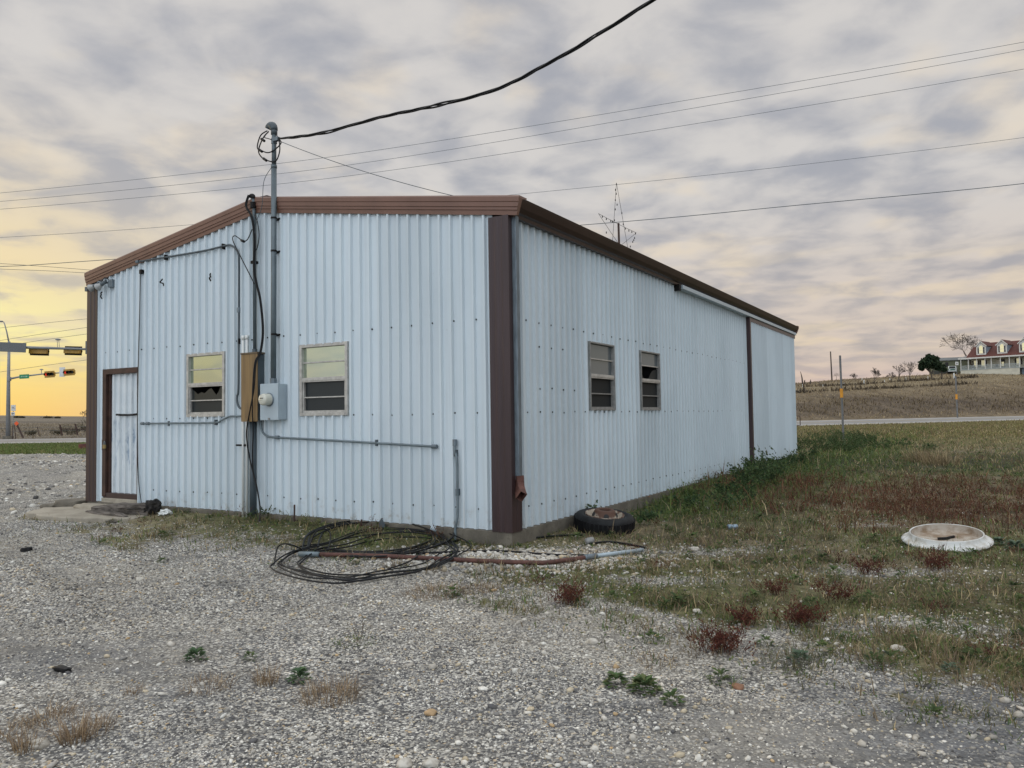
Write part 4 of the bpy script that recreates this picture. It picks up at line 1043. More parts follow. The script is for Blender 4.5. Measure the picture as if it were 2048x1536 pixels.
# low plant cover on the right and along the gable wall
x, y = wedge(430000, 3.2, 62., 1.0, .95, .5); v = vegmask(x, y)
k = (~inbld(x, y, .02)) & (RNG.random(len(x)) < v*np.clip(.55+.75*pn(x, y, 2.6, 3.)+.4*pn(x, y, 7, 1.), .06, 1)) & (x > -9.5); x, y = x[k], y[k]
near, red, n = zones(x, y); r = RNG.random(len(x)); g_ = RNG.random(len(x))
far = ss(18, 34, y)
isred = r < red*.75; isgrn = ~isred & (g_ < .40+.5*near+.3*n-.15*far); isdry = ~isred & ~isgrn & (RNG.random(len(x)) < .50+.4*n+.25*far)
cols = pick(OLV, len(x)); cols[isgrn] = pick(GRN, isgrn.sum()); cols[isdry] = pick(DRY, isdry.sum()); cols[isred] = pick(RED, isred.sum())
h = RNG.gamma(3., .011, len(x))*(1+.25*np.clip(y-6, 0, 16)/5)+.008; h *= np.where(isdry, 1.35, 1)*np.where(isred, 1.9, 1)*(1+1.1*near*(y > 9))
w = (.0016+.00034*y)*RNG.uniform(.7, 1.4, len(x))
o = npmesh('grass', *blades(x, y, H(x, y)-.004, h, w, RNG.uniform(.2, 1.5, len(x)), cols)[:2], LM, None)
o.data.attributes.new('col', 'FLOAT_COLOR', 'POINT').data.foreach_set('color', np.concatenate([np.repeat(cols, 5, 0), np.ones((len(x)*5, 1))], 1).astype(np.float32).ravel())
tag(o, 'low mixed green and dry grass cover', kind='stuff')
# small leafy weeds between the grass
x, y = wedge(155000, 3.4, 30., 1.0, .95, .5); v = vegmask(x, y); near, red, n = zones(x, y)
k = (~inbld(x, y, .02)) & (RNG.random(len(x)) < v*np.clip(.20+.75*near+.5*pn(x, y, 1.7, 6.)*(1-.6*red), .02, 1)) & (x > -9); x, y, near, red = x[k], y[k], near[k], red[k]
z = H(x, y)+RNG.random(len(x))*(.025+.13*near*ss(8.5, 12, y)+.05*red)
cols = pick([(.060, .088, .026), (.045, .070, .024), (.085, .105, .032), (.052, .072, .042), (.10, .10, .04)], len(x)); rr = RNG.random(len(x)) < red*.8; cols[rr] = pick(RED, rr.sum())
o = npmesh('leafy_weeds', *leaves(np.stack([x, y, z], -1), (.006+.0011*y)*RNG.uniform(.6, 1.4, len(x)), cols)[:2], LM)
o.data.attributes.new('col', 'FLOAT_COLOR', 'POINT').data.foreach_set('color', np.concatenate([np.repeat(cols, 4, 0), np.ones((len(x)*4, 1))], 1).astype(np.float32).ravel())
tag(o, 'low leafy green weeds', kind='stuff')
# lawn strip and road verge, then coarse pasture grass beyond the road
x = RNG.uniform(-42, -8, 60000); y = RNG.uniform(30, 62, 60000); qx, qy = bcoord(x, y); t_ = y-road_near(x)
k = (t_ < -.6) & (vegmask(x, y) > .5) & (qy > GW) & (np.abs(x/y) < .72); x, y = x[k], y[k]
cols = pick([(.085, .115, .035), (.070, .10, .030), (.115, .12, .045), (.15, .12, .06)], len(x), [.42, .3, .2, .08])
P1 = blades(x, y, H(x, y)-.01, RNG.gamma(3, .022, len(x))+.03, np.full(len(x), .016), RNG.uniform(.2, 1.2, len(x)), cols)
x = RNG.uniform(15, 80, 70000); y = RNG.uniform(38, 100, 70000); t_ = y-road_near(x); k = (t_ < -.5) & (x/y > .3) & (x/y < .92); x, y = x[k], y[k]
cols = pick([(.15, .135, .055), (.19, .155, .075), (.11, .11, .045), (.13, .10, .06)], len(x))
P2 = blades(x, y, H(x, y)-.01, RNG.gamma(3, .03, len(x))+.03, np.full(len(x), .022), RNG.uniform(.2, 1.2, len(x)), cols)
V, Fc, C = join([P1, P2]); o = npmesh('verge_grass', V, Fc, LM, C); tag(o, 'mown grass along the road verge', kind='stuff')
x = RNG.uniform(18, 140, 90000); y = RNG.uniform(85, 215, 90000); t_ = y-road_near(x); a_ = x/y
k = (t_ > 16.5) & (t_ < 100) & (a_ > .33) & (a_ < .72) & (RNG.random(len(x)) < .45+.5*pn(x, y, .3, 1.)); x, y, t_ = x[k], y[k], t_[k]
dk = ss(17, 22, t_)*ss(44, 28, t_+5*pn(x, y, .2, 2.)); cols = pick([(.20, .155, .09), (.155, .118, .072), (.24, .19, .115), (.115, .088, .06)], len(x)); cols = cols*(1.1-.5*dk[:, None])
P3 = blades(x, y, H(x, y)-.02, (RNG.gamma(3, .055, len(x))+.06)*(1+.8*dk), np.full(len(x), .06), RNG.uniform(.2, 1.1, len(x)), cols)
x = RNG.uniform(-130, -20, 40000); y = RNG.uniform(70, 190, 40000); t_ = y-road_near(x); a_ = x/y
k = (t_ > 16.5) & (a_ > -.70) & (a_ < -.5); x, y = x[k], y[k]; cols = pick([(.16, .13, .09), (.13, .11, .08), (.20, .165, .115)], len(x))
P4 = blades(x, y, H(x, y)-.02, RNG.gamma(3, .04, len(x))+.03, np.full(len(x), .06), RNG.uniform(.2, 1.1, len(x)), cols)
V, Fc, C = join([P3, P4]); x = np.concatenate([RNG.uniform(45, 140, 2600), RNG.uniform(45, 140, 2600)]); tl = np.concatenate([np.full(2600, 49.), np.full(2600, 61.)])+RNG.normal(0, .7, 5200); y = road_near(x)+tl
k = (x/y < .60) & (RNG.random(5200) < .6+.5*pn(x, y*0, .22, 1.)); x, y = x[k], y[k]; cols = pick([(.075, .060, .042), (.055, .045, .034), (.095, .075, .05)], len(x))
P5 = blades(x, y, H(x, y)-.05, RNG.gamma(3, .14, len(x))+.15, np.full(len(x), .12), RNG.uniform(.2, 1.1, len(x)), cols)
V, Fc, C = join([(V, Fc, C), P5]); o = npmesh('pasture_grass', V, Fc, LM, C); tag(o, 'dry winter pasture grass', kind='stuff')

# single plants: makers return V, F, col around the origin
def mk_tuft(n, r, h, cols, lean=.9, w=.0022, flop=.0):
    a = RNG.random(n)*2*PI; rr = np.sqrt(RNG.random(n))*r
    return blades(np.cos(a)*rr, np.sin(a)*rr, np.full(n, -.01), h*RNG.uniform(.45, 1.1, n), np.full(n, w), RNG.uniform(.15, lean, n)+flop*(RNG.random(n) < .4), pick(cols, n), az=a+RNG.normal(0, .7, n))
def mk_branchy(nst, r, h, cols, leafc, nl=26, w=.0028, lr=.008, up=.8):
    """weed with thin forking stems and small leaves / seed heads along them"""
    V = []; parts = []
    sx, sy, sz, sa, sl, sh = [], [], [], [], [], []; L_ = []
    for i in range(nst):
        a = RNG.random()*2*PI; ln = RNG.uniform(.2, 1.2)*(1-up)+.1; hh = h*RNG.uniform(.5, 1.05); ox, oy = RNG.normal(0, r*.3, 2)
        sx.append(ox); sy.append(oy); sz.append(-.01); sa.append(a); sl.append(r/hh*RNG.uniform(.3, 1.1)); sh.append(hh)
        for k in range(nl):
            q = RNG.uniform(.25, 1.); off = sl[-1]*hh*(q*.4+.6*q*q)
            L_.append((ox+math.cos(a)*off+RNG.normal(0, lr*1.4), oy+math.sin(a)*off+RNG.normal(0, lr*1.4), hh*q*math.sqrt(max(.1, 1-(sl[-1]*q)**2*.35))+RNG.normal(0, lr)))
            if k % 5 == 0:                                   # side twig
                p = L_[-1]; aa = a+RNG.normal(0, 1.2); sx.append(p[0]); sy.append(p[1]); sz.append(p[2]); sa.append(aa); sl.append(.9); sh.append(hh*.28)
                for _ in range(6):
                    q2 = RNG.random(); L_.append((p[0]+math.cos(aa)*hh*.25*q2, p[1]+math.sin(aa)*hh*.25*q2, p[2]+hh*.24*q2))
    A = lambda v: np.array(v, float); n = len(sx)
    b = blades(A(sx), A(sy), A(sz), A(sh), np.full(n, w), A(sl), pick(cols, n), az=A(sa))
    l = leaves(A(L_), lr*RNG.uniform(.5, 1.3, len(L_)), pick(leafc, len(L_)), .1)
    return b, l
def mk_rosette(n, r, cols):
    a = RNG.random(n)*2*PI; lay = RNG.random(n)
    base = np.stack([np.cos(a)*r*lay*.55, np.sin(a)*r*lay*.55, .012+.05*(1-lay)*r/.1+RNG.normal(0, .006, n)], -1)
    d = np.stack([np.cos(a), np.sin(a), .25+.5*(1-lay)], -1); s = np.stack([-np.sin(a), np.cos(a), np.zeros(n)], -1)
    L_ = (r*RNG.uniform(.35, .6, n))[:, None]; wv = L_*.30
    V = np.stack([base, base+d*L_*.5+s*wv, base+d*L_-np.array([0, 0, 1])*L_*.25, base+d*L_*.5-s*wv, base+d*L_*.5-np.array([0, 0, .15])*wv], 1)
    Fc = np.array([(0, 1, 4), (1, 2, 4), (2, 3, 4), (3, 0, 4)])[None]+(np.arange(n)*5)[:, None, None]
    return V.reshape(-1, 3), Fc.reshape(-1, 3), np.repeat(pick(cols, n), 5, 0)
def plant(name, q, parts, label, cat, group, names=('stems', 'foliage'), rz=None):
    """one plant: a mesh, or an Empty with stems and foliage"""
    if len(parts) == 1:
        o = npmesh(name, *parts[0][:2], LM, parts[0][2]); o.location = q; return tag(o, label, cat, group)
    t = thing(name, q, label, cat, group, rz=random.random()*6)
    for nm, pr in zip(names, parts):
        o = npmesh(nm, *pr[:2], LM, pr[2]); o.parent = t
    return t
PG = 'red weeds at the edge of the gravel'
for px, py, r, h, n, lab in ((1140, 1207, .17, .17, 26, 'dark red weed bush left of the other red weeds, near the pipe'), (1440, 1302, .17, .15, 34, 'widest rusty red weed bush at the gravel edge'), (1487, 1248, .11, .13, 20, 'small dark red weed bush just behind the widest one'),
                             (1600, 1250, .15, .16, 30, 'red weed bush right of the widest one'), (1672, 1204, .12, .17, 18, 'thin red weed bush with upright twigs farther right'), (1545, 1190, .10, .13, 14, 'faint red weed tuft behind the red bushes'),
                             (1740, 1150, .16, .18, 20, 'reddish weed bush in front of the white ring, left side'), (1870, 1140, .20, .19, 26, 'reddish weed bush in front of the white ring, right side')):
    q = hit(px, py); plant('red_weed', q, mk_branchy(int(n*1.7), r*1.15, h, [(.060, .022, .018), (.045, .022, .018), (.08, .038, .024)], [(.075, .022, .018), (.055, .018, .017), (.10, .038, .022), (.065, .036, .022)], 18, .0022, .0072), lab, 'weed', PG)
TG = 'dry grass tufts in the gravel'
for px, py, r, h, n, lab, fl in ((660, 1398, .15, .12, 330, 'widest dry grass tuft in the middle gravel, right of the green weed', .6), (532, 1366, .06, .13, 130, 'upright dry grass tuft left of the green weed', .2), (415, 1374, .13, .07, 200, 'flat grey dry grass tuft left of the upright one', .9),
                                 (150, 1482, .06, .14, 150, 'upright dry grass tuft at lower left', .3), (52, 1500, .05, .12, 110, 'leftmost small upright dry grass tuft at the bottom', .3), (100, 1440, .10, .10, 150, 'wispy dry grass tuft in the lower left corner', .7), (15, 1470, .10, .08, 140, 'dry grass tuft cut by the left picture edge', .8), (185, 1465, .08, .11, 120, 'dry grass tuft right of the upright lower left one', .5),
                                 (870, 1188, .24, .10, 420, 'broad flattened tan grass tuft below the cable coil', 1.1), (960, 1180, .16, .08, 260, 'flattened tan grass tuft right of the broad one', 1.1), (1215, 1062, .16, .16, 120, 'pale dry grass tuft in front of the tire', .6), (1375, 1085, .14, .10, 160, 'brown dry grass tuft beside the pipe end', .9),
                                 (1330, 1130, .17, .09, 240, 'rusty brown grass tuft below the pipe end', .9), (1582, 1325, .16, .12, 220, 'grey green tuft at the gravel edge', .6), (80, 1440, .05, .05, 40, 'tiny dry tuft at far lower left', .5), (268, 1385, .05, .05, 60, 'tiny dark tuft alone in the left gravel', .6), (1840, 1290, .18, .12, 200, 'large dry grass tuft at the right gravel edge', .8), (1935, 1350, .2, .12, 200, 'rightmost dry grass tuft at the gravel edge', .8)):
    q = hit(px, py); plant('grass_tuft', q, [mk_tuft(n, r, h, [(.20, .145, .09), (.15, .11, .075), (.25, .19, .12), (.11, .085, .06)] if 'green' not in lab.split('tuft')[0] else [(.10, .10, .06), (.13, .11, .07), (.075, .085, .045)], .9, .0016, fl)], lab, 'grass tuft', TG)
WG = 'green weeds in the gravel'
for px, py, r, n, lab, cc in ((392, 1320, .075, 90, 'dark green leafy weed alone in the left gravel', 0), (598, 1362, .075, 80, 'blue green leafy weed among dry tufts in the middle', 0), (1232, 1372, .075, 70, 'leafy green weed at left of the foreground patch', 1), (1290, 1385, .10, 110, 'leafy green weed in the middle of the foreground patch', 1), (1345, 1408, .07, 60, 'leafy green weed at right of the foreground patch', 1),
                              (1600, 1325, .08, 60, 'grey green leafy weed at the gravel edge', 2), (1900, 1345, .06, 50, 'pale grey leafy weed near right gravel edge', 2), (325, 1126, .06, 50, 'small bright green weed in the left gravel near the wall', 1), (2030, 1100, .12, 120, 'blue green leafy weed right of the white ring', 2), (2000, 1090, .10, 90, 'blue green leafy weed touching the white ring', 2), (500, 1320, .05, 50, 'small yellowish green weed above the dry tufts', 1), (910, 1195, .05, 60, 'small green weed by the flattened grass', 1)):
    q = hit(px, py); plant('leafy_weed', q, [mk_rosette(n, r, [[(.034, .062, .030), (.052, .085, .036), (.065, .10, .055)], [(.06, .09, .035), (.045, .075, .03), (.09, .105, .045)], [(.07, .10, .065), (.09, .115, .08), (.05, .08, .05)]][cc])], lab, 'weed', WG)
q = hit(708, 1286); plant('bare_weed', q, mk_branchy(7, .11, .20, [(.09, .065, .05), (.06, .045, .035)], [(.09, .10, .045), (.10, .08, .06)], 8, .0016, .005) + (mk_tuft(160, .15, .035, GRN, 1.2, .003, .4),), 'thin bare stalk rising from a ring of low green', 'weed', None, ('stems', 'foliage', 'ring'))
# tall weeds along the long wall and round the marker post
TW = 'tall weeds along the long wall'
def mk_tall(h, nst, r):
    return mk_branchy(nst, r, h, [(.05, .06, .03), (.04, .05, .026), (.08, .06, .035)], [(.045, .075, .028), (.035, .060, .024), (.065, .09, .035), (.03, .048, .026)], 30, .0055, .028, .9)
protos = []
tall = [(1150, 1058, .42, 2, .05), (1290, 1050, .30, 3, .1), (1416, 950, .45, 5, .22), (1450, 1020, .40, 3, .12), (1560, 945, .85, 4, .2), (1578, 940, .7, 4, .2), (1545, 965, .6, 4, .2), (1520, 965, .4, 6, .3), (1600, 935, .7, 6, .3), (1590, 915, .75, 5, .3), (1630, 915, .6, 9, .4), (1655, 905, .7, 9, .45), (1680, 900, .8, 10, .5), (1610, 895, .9, 9, .45), (1640, 890, .9, 9, .5), (1670, 880, .9, 9, .5), (1700, 905, .7, 9, .5), (1705, 885, .9, 8, .5), (1480, 985, .35, 6, .25), (1440, 995, .3, 6, .25), (1370, 1015, .25, 5, .2), (1735, 890, .8, 8, .5), (1500, 1005, .35, 4, .2), (1760, 900, .6, 8, .5), (1800, 897, .55, 8, .5), (1850, 905, .5, 8, .5)]
for _ in range(26):
    u_ = random.random(); px_ = 1500+260*u_; tall.append((px_, 985-85*min(1, (px_-1480)/130)+random.uniform(-10, 12), random.uniform(.3, .55) if px_ < 1590 else random.uniform(.45, .95), random.randint(5, 9), random.uniform(.25, .45)))
words = ['lone thin tall weed in front of the tire', 'low thin weed right of the tire', 'leafy weed against the middle of the long wall', 'pale flowering weed standing near the long wall', 'tallest dark weed in front of the sliding door']
for i, (px, py, h, n, r) in enumerate(tall):
    q = hit(px, py)
    if i == 0: q = hit(1152, 1052)
    lab = words[i] if i < len(words) else None
    if lab is None: lab = ('dark bushy weed in the clump round the tall marker post' if px > 1600 else 'dark weed in the thicket along the far end of the long wall')
    plant('tall_weed', q, mk_tall(h*.8, n, r), lab, 'weed', TW if i < 5 else ('weeds round the marker post' if px > 1600 else 'weed thicket at the far wall end'))
# reddish weed mass behind the white ring, pale tussocks further back
x = RNG.uniform(2.0, 11.5, 900); y = RNG.uniform(8.8, 17.5, 900); near, red, n = zones(x, y); k = (RNG.random(900) < red*np.clip(.6+1.2*pn(x, y, 1.2, 5.), 0, 1)) & ((x-4.75)**2/.6+(y-8.8)**2/.5 > 1); x, y = x[k], y[k]
parts = []
for i in range(len(x)):
    b, l = mk_branchy(7, .20, .27*RNG.uniform(.6, 1.2), [(.085, .040, .026), (.10, .06, .035)], [(.105, .042, .026), (.075, .030, .022), (.12, .068, .038), (.085, .060, .030)], 6, .0035, .012)
    z0 = Hs(x[i], y[i])
    for v, f, c in (b, l): parts.append((v+np.array([x[i], y[i], z0]), f, c))
V, Fc, C = join(parts); o = npmesh('red_weed_patch', V, Fc, LM, C); tag(o, 'reddish brown weeds growing in a broad mass', kind='stuff')
for (px, py, h, n, r, lab) in ((1850, 925, .55, 260, .5, 'pale dry grass clump standing behind the red weeds'), (1880, 930, .45, 220, .45, 'pale dry grass clump right of the other one behind the red weeds')):
    q = hit(px, py); plant('grass_clump', q, [mk_tuft(n, r, h, DRY, .8, .006, .3)], lab, 'grass clump', 'pale dry grass clumps')
# uneven clumps that break up the low cover
parts = []
x, y = wedge(3500, 3.6, 24., 1., .95, .5); v = vegmask(x, y); near, red, n = zones(x, y); k = (~inbld(x, y, .05)) & (RNG.random(len(x)) < v*.9) & ((x-4.75)**2/.35+(y-8.7)**2/.3 > 1) & (x > -5.8)
for a, b, nr_, rd_ in zip(x[k], y[k], near[k], red[k]):
    z0 = Hs(a, b); u = RNG.random(); sz_ = RNG.uniform(.5, 1.15)*(1+.035*b)
    if u < rd_*.8+.06: prt = mk_branchy(8, .14*sz_, .14*sz_, [(.075, .036, .026)], [(.085, .036, .026), (.06, .028, .022), (.10, .055, .034)], 7, .0024, .0075)
    elif u < .42+.4*nr_: prt = [mk_rosette(26, .075*sz_, [(.045, .068, .022), (.060, .082, .028), (.035, .052, .022)]), mk_tuft(22, .10*sz_, .07*sz_*(1+.6*nr_), GRN, 1.1, .0028, .4)]
    elif u < .72: prt = [mk_tuft(46, .10*sz_, .085*sz_, OLV, 1.2, .0022, .6)]
    else: prt = [mk_tuft(46, .11*sz_, .10*sz_, [(.15, .11, .07), (.11, .082, .052), (.19, .145, .09), (.075, .06, .042)], 1.2, .0022, .7)]
    for vv_, ff, cc in prt: parts.append((vv_+np.array([a, b, z0]), ff, cc*RNG.uniform(.7, 1.15)))
V, Fc, C = join(parts); o = npmesh('weed_clumps', V, Fc, LM, C); tag(o, 'uneven clumps of weeds and dead grass', kind='stuff')
# small weeds at the foot of the gable wall
for yb, off, h, n, r, lab in ((3.60, .16, .20, 4, .12, 'dark vine leaves climbing the cable at the wall foot'), (2.65, .28, .16, 12, .25, 'yellow green weed at the wall foot left of the coil'), (2.9, .25, .13, 8, .2, 'low yellow green weed near the riser pipe'), (3.3, .10, .18, 3, .06, 'thin stalks at the wall foot right of the pipe'), (4.5, .15, .10, 6, .12, 'small weed at the wall foot left of the pipes'), (5.2, .2, .09, 4, .1, 'small dark weed at the wall foot under the broken window')):
    q = bw(-off, yb, 0); q.z = Hs(q.x, q.y)
    plant('wall_weed', q, mk_branchy(n, r, h, [(.08, .075, .04)], [(.035, .05, .025), (.05, .065, .03)] if 'dark' in lab else [(.11, .12, .045), (.09, .10, .04), (.14, .13, .06)], 12, .002, .02 if 'vine' in lab else .009), lab, 'weed', 'weeds at the gable wall foot')

# ================================================================ things lying on the ground
def gz(x, y, d=0.): return Vector((x, y, Hs(x, y)+d))
# tire with rusty steel wheel
q = onz(1207, 1043, .11); q.z = Hs(q.x, q.y)
t = thing('tire', q, 'worn black tire on a rusty white steel wheel lying against the long wall', 'tire'); t.rotation_euler = (math.radians(8), math.radians(2), .2); t.location.z -= .005; t.scale = (.97, .97, .97)
prof = [(.235, .0), (.30, -.005), (.355, .015), (.375, .05), (.378, .11), (.375, .165), (.355, .205), (.31, .222), (.262, .222), (.245, .205), (.238, .17), (.235, .10)]
m = MB(); m.lathe(prof, 40, closed=True)
m.build('tyre', simple('tire_rubber', (.013, .014, .015), .62, 0, .35, 9, .25, spec=.2), t, smooth=True)
m = MB()
for k in range(44):
    a = 2*PI*k/44; R = Matrix.Rotation(a, 3, 'Z'); m.box(R @ Vector((.377, 0, .11)), (.012, .034, .13), R)
m.build('tread', simple('tire_tread', (.010, .010, .011), .7, 0, .3, 9, spec=.15), t)
def rusty():
    tt = MT('rusty_white_wheel'); v = tt.coord(); sp = tt.nt.nodes.new('ShaderNodeSeparateXYZ'); tt.L(tt.tc.outputs['Object'], sp.inputs[0])
    n = tt.math('ADD', tt.noise(v, 9, 5, .7), tt.mr(sp.outputs[2], .19, .27, 0., .30))
    tt.P(Base_Color=tt.mix(tt.mr(n, .50, .66), (.34, .295, .235), (.085, .040, .024)), Roughness=.7); return tt.m
rw = rusty()
m = MB(); m.lathe([(.236, .19), (.248, .222), (.240, .226), (.222, .20), (.205, .175), (.185, .17), (.165, .185), (.128, .262), (.118, .275), (.075, .277), (.070, .265), (.070, .20)], 40)
rim = m.build('rim', rw, t, smooth=True)
for k in range(5):
    a = 2*PI*k/5-1.75; m = MB(); c = Vector((math.cos(a)*.149, math.sin(a)*.149, .222)); nrm = Vector((math.cos(a)*.85, math.sin(a)*.85, .42)).normalized()
    R = nrm.to_track_quat('Z', 'Y').to_matrix(); m.add([c+nrm*.006+R @ Vector((math.cos(b*PI/6)*.034, math.sin(b*PI/6)*.030, 0)) for b in range(12)], [tuple(range(12))])
    m.build('hand_hole', M['interior'], rim, fix=False)
# white flanged ring
q = onz(1893, 1083, .03); q.z = Hs(q.x, q.y)+.035
t = thing('plastic_ring', q, 'large white flanged round plastic lid lying among the red weeds', 'lid'); t.rotation_euler = (math.radians(6.5), math.radians(-4.5), 0); t.location.z += .012; t.scale = (.93, .93, .95)
wp = MT('worn_white_plastic'); wp.P(Base_Color=wp.mix(wp.mr(wp.noise(wp.coord(), 6, 5, .65), .42, .72), (.62, .63, .61), (.40, .36, .29)), Roughness=.5)
m = MB(); m.lathe([(.455, -.012), (.458, .0), (.43, .012), (.415, .018), (.395, .03), (.381, .045), (.374, .070), (.371, .078), (.363, .080), (.357, .070), (.350, .012)], 56)
m.build('rim_wall', wp.m, t, smooth=True)
br = MT('stained_inside'); br.P(Base_Color=br.mix(br.mr(br.noise(br.coord(), 3.5, 5, .65), .4, .6), (.21, .145, .09), (.40, .35, .29)), Roughness=.8)
m = MB(); m.lathe([(.352, .077), (.347, .02), (.33, .004), (0, .004)], 56); m.build('inside', br.m, t, smooth=True)
m = MB(); m.tube(smooth_path([(-.10, .0, .016), (-.02, -.03, .02), (.04, .0, .016), (.10, .02, .016)], 5), .015, 6); m.build('stain', M['blackm'], t)
# dented blue-grey can
q = onz(1465, 1054, .03); q.z = Hs(q.x, q.y)+.03
t = thing('can', q, 'crushed blue grey drink can lying in the weeds', 'can', rz=.15)
R = Matrix.Rotation(PI/2, 3, 'Y'); m = MB(); m.lathe([(0, -.062), (.026, -.062), (.033, -.054), (.033, -.02), (.026, .0), (.031, .02), (.033, .05), (.027, .062), (0, .060)], 18, (0, 0, 0), R)
m.build('body', simple('can_paint', (.20, .27, .33), .35, .4, .2, 20), t, smooth=True)
# cable coil
t = thing('cable_coil', gz(-1.4, 8.1), 'big loose coil of black cable lying on the gravel before the gable wall', 'cable coil')
def loop(pix, r, z0=.02, n=8, closed=True):
    P = []
    for px, py, z in pix:
        w_ = onz(px, py, z+.02); P.append(Vector((w_.x, w_.y, max(Hs(w_.x, w_.y)+r, w_.z-.02+z0))))
    if closed: P = P+P[:2]
    pts = smooth_path(P, n)
    if closed: pts = pts[:-n] + [pts[0]]
    m = MB(); m.tube(pts, r, 6); m.build('loop', M['black'], t, org=t.location, smooth=True)
big = [(548, 1132, .02), (590, 1102, .04), (660, 1085, .05), (740, 1068, .06), (840, 1058, .08), (905, 1072, .08), (936, 1096, .04), (915, 1116, .03), (860, 1140, .02), (780, 1154, .02), (690, 1165, .01), (600, 1155, .01)]
for j in range(6):
    dx, dy, s = random.uniform(-22, 18), random.uniform(-6, 5), random.uniform(.80, 1.04)
    loop([(740+(px-740)*s+dx+random.uniform(-7, 7), 1110+(py-1110)*s+dy+random.uniform(-3, 3), z*random.uniform(.5, 1.4)) for px, py, z in big], random.choice((.0075, .0085, .0065)))
up = [(625, 1100, .02), (640, 1068, .06), (700, 1048, .10), (790, 1040, .12), (860, 1052, .11), (895, 1075, .06), (868, 1092, .03), (800, 1106, .02), (720, 1108, .02), (660, 1104, .02)]
for j in range(5):
    dx, dy = random.uniform(-24, 20), random.uniform(-6, 5)
    loop([(px+dx+random.uniform(-6, 6), py+dy+random.uniform(-3, 3), z*random.uniform(.6, 1.3)) for px, py, z in up], random.choice((.0085, .0095)))
for pix in ([(548, 1128, .02), (556, 1094, .14), (575, 1088, .17), (602, 1098, .06), (610, 1112, .01)], [(620, 1092, .02), (630, 1066, .15), (650, 1058, .18), (661, 1070, .12), (655, 1100, .03), (640, 1113, .01)],
            [(862, 1060, .05), (866, 1080, .05), (850, 1100, .03), (820, 1122, .02), (776, 1138, .01)], [(545, 1040, .02), (600, 1050, .03), (680, 1044, .06), (760, 1042, .06), (850, 1048, .08), (910, 1055, .03)]):
    loop(pix, .0075, closed=False)
for pix, lab in (([(620, 1104, .02), (700, 1109, .02), (800, 1110, .02), (900, 1107, .02), (1000, 1105, .02), (1100, 1112, .01), (1180, 1113, .01), (1232, 1107, .01)], 'long black cable lying across the stones toward the pipe end'),
                 ([(820, 1100, .02), (880, 1090, .05), (950, 1079, .02), (1040, 1080, .02), (1110, 1074, .02), (1165, 1072, .02)], 'black cable lying from the coil toward the tire'),
                 ([(1180, 1090, .02), (1215, 1086, .02), (1250, 1090, .03), (1290, 1098, .02)], 'short black cable end lying in front of the tire')):
    P = []
    for px, py, z in pix: w_ = hit(px, py); P.append(w_+Vector((0, 0, .014)))
    o = None; m = MB(); m.tube(smooth_path(P, 8), .0125, 6); o = m.build('ground_cable', M['black'], None, org=P[0], loc=P[0], smooth=True); tag(o, lab, 'cable', 'cables on the ground')
q = hit(1180, 1088); o = MB().lathe([(0, -.05), (.034, -.05), (.04, -.02), (.036, .03), (.02, .05), (0, .05)], 14, (0, 0, .035), Matrix.Rotation(1.3, 3, 'Y')).build('cable_plug', M['metald'], None, loc=q, smooth=True); tag(o, 'grey round cable plug on the stones before the tire', 'plug')
q = hit(868, 1070); o = MB().lathe([(0, -.04), (.03, -.04), (.038, -.01), (.03, .03), (.014, .05), (0, .05)], 14, (0, 0, .07), Matrix.Rotation(1.9, 3, 'Y')).build('cable_plug', M['boxgrey'], None, loc=q, smooth=True); tag(o, 'pale grey cable plug resting on top of the coil', 'plug')
# rusty pipe
P = [hit(px, py)+Vector((0, 0, .035)) for px, py in ((598, 1115), (640, 1116), (760, 1119), (900, 1126), (1000, 1131), (1085, 1133), (1130, 1128), (1172, 1122), (1183, 1120), (1286, 1107))]
t = thing('rusty_pipe', P[0], 'long bent rusty pipe with a grey end lying in the gravel', 'pipe')
m = MB(); m.tube(smooth_path(P[1:9], 5), .022, 10); m.build('pipe', M['rustpaint'], t, org=P[0], smooth=True)
m = MB(); m.tube([P[0], P[0].lerp(P[1], .95)], .027, 10); m.build('sleeve', M['conduit'], t, org=P[0], smooth=True)
m = MB(); m.tube([P[8], P[9]], .021, 10); m.build('galvanised_end', simple('zinc', (.36, .43, .47), .45, .3, .1, 6), t, org=P[0], smooth=True)
m = MB(); m.tube([P[7].lerp(P[8], -.2), P[8].lerp(P[9], .08)], .028, 10); m.build('coupling', M['galv'], t, org=P[0], smooth=True)
# stoop and broken concrete by the door
def lump(mb, c, d, amp, sub=3, rz=0.):
    import bmesh
    b = bmesh.new(); bmesh.ops.create_cube(b, size=1.); bmesh.ops.subdivide_edges(b, edges=b.edges, cuts=5, use_grid_fill=True)
    sd = random.random()*40; R = Matrix.Rotation(rz, 3, 'Z')
    for v in b.verts:
        p = v.co.copy(); n_ = noise.noise_vector(Vector((p.x*2.3+sd, p.y*2.3, p.z*1.3)))+.5*noise.noise_vector(Vector((p.x*6, p.y*6+sd, p.z*4)))
        rn = p.normalized()*.5*1.15; p = p.lerp(Vector(rn), .22)
        v.co = R @ Vector(((p.x+n_.x*amp)*d[0], (p.y+n_.y*amp)*d[1], (p.z+n_.z*amp*.7)*d[2]))+Vector(c)
    b.verts.index_update(); mb.add([v.co for v in b.verts], [tuple(v.index for v in f.verts) for f in b.faces]); b.free()
m = MB(); corners = [(-.04, 5.95), (-.65, 5.75), (-.95, 6.4), (-1.05, 7.2), (-.9, 8.0), (-.45, 8.35), (-.04, 7.9)]; pts = []
for (a, b), (c, d) in zip(corners, corners[1:]+corners[:1]):
    for q in range(7): pts.append((min(-.035, a+(c-a)*q/7+random.uniform(-.03, .03)), b+(d-b)*q/7+random.uniform(-.03, .03)))
gzb = min(Hs(*bw(a, b, 0).xy) for a, b in pts)-.16
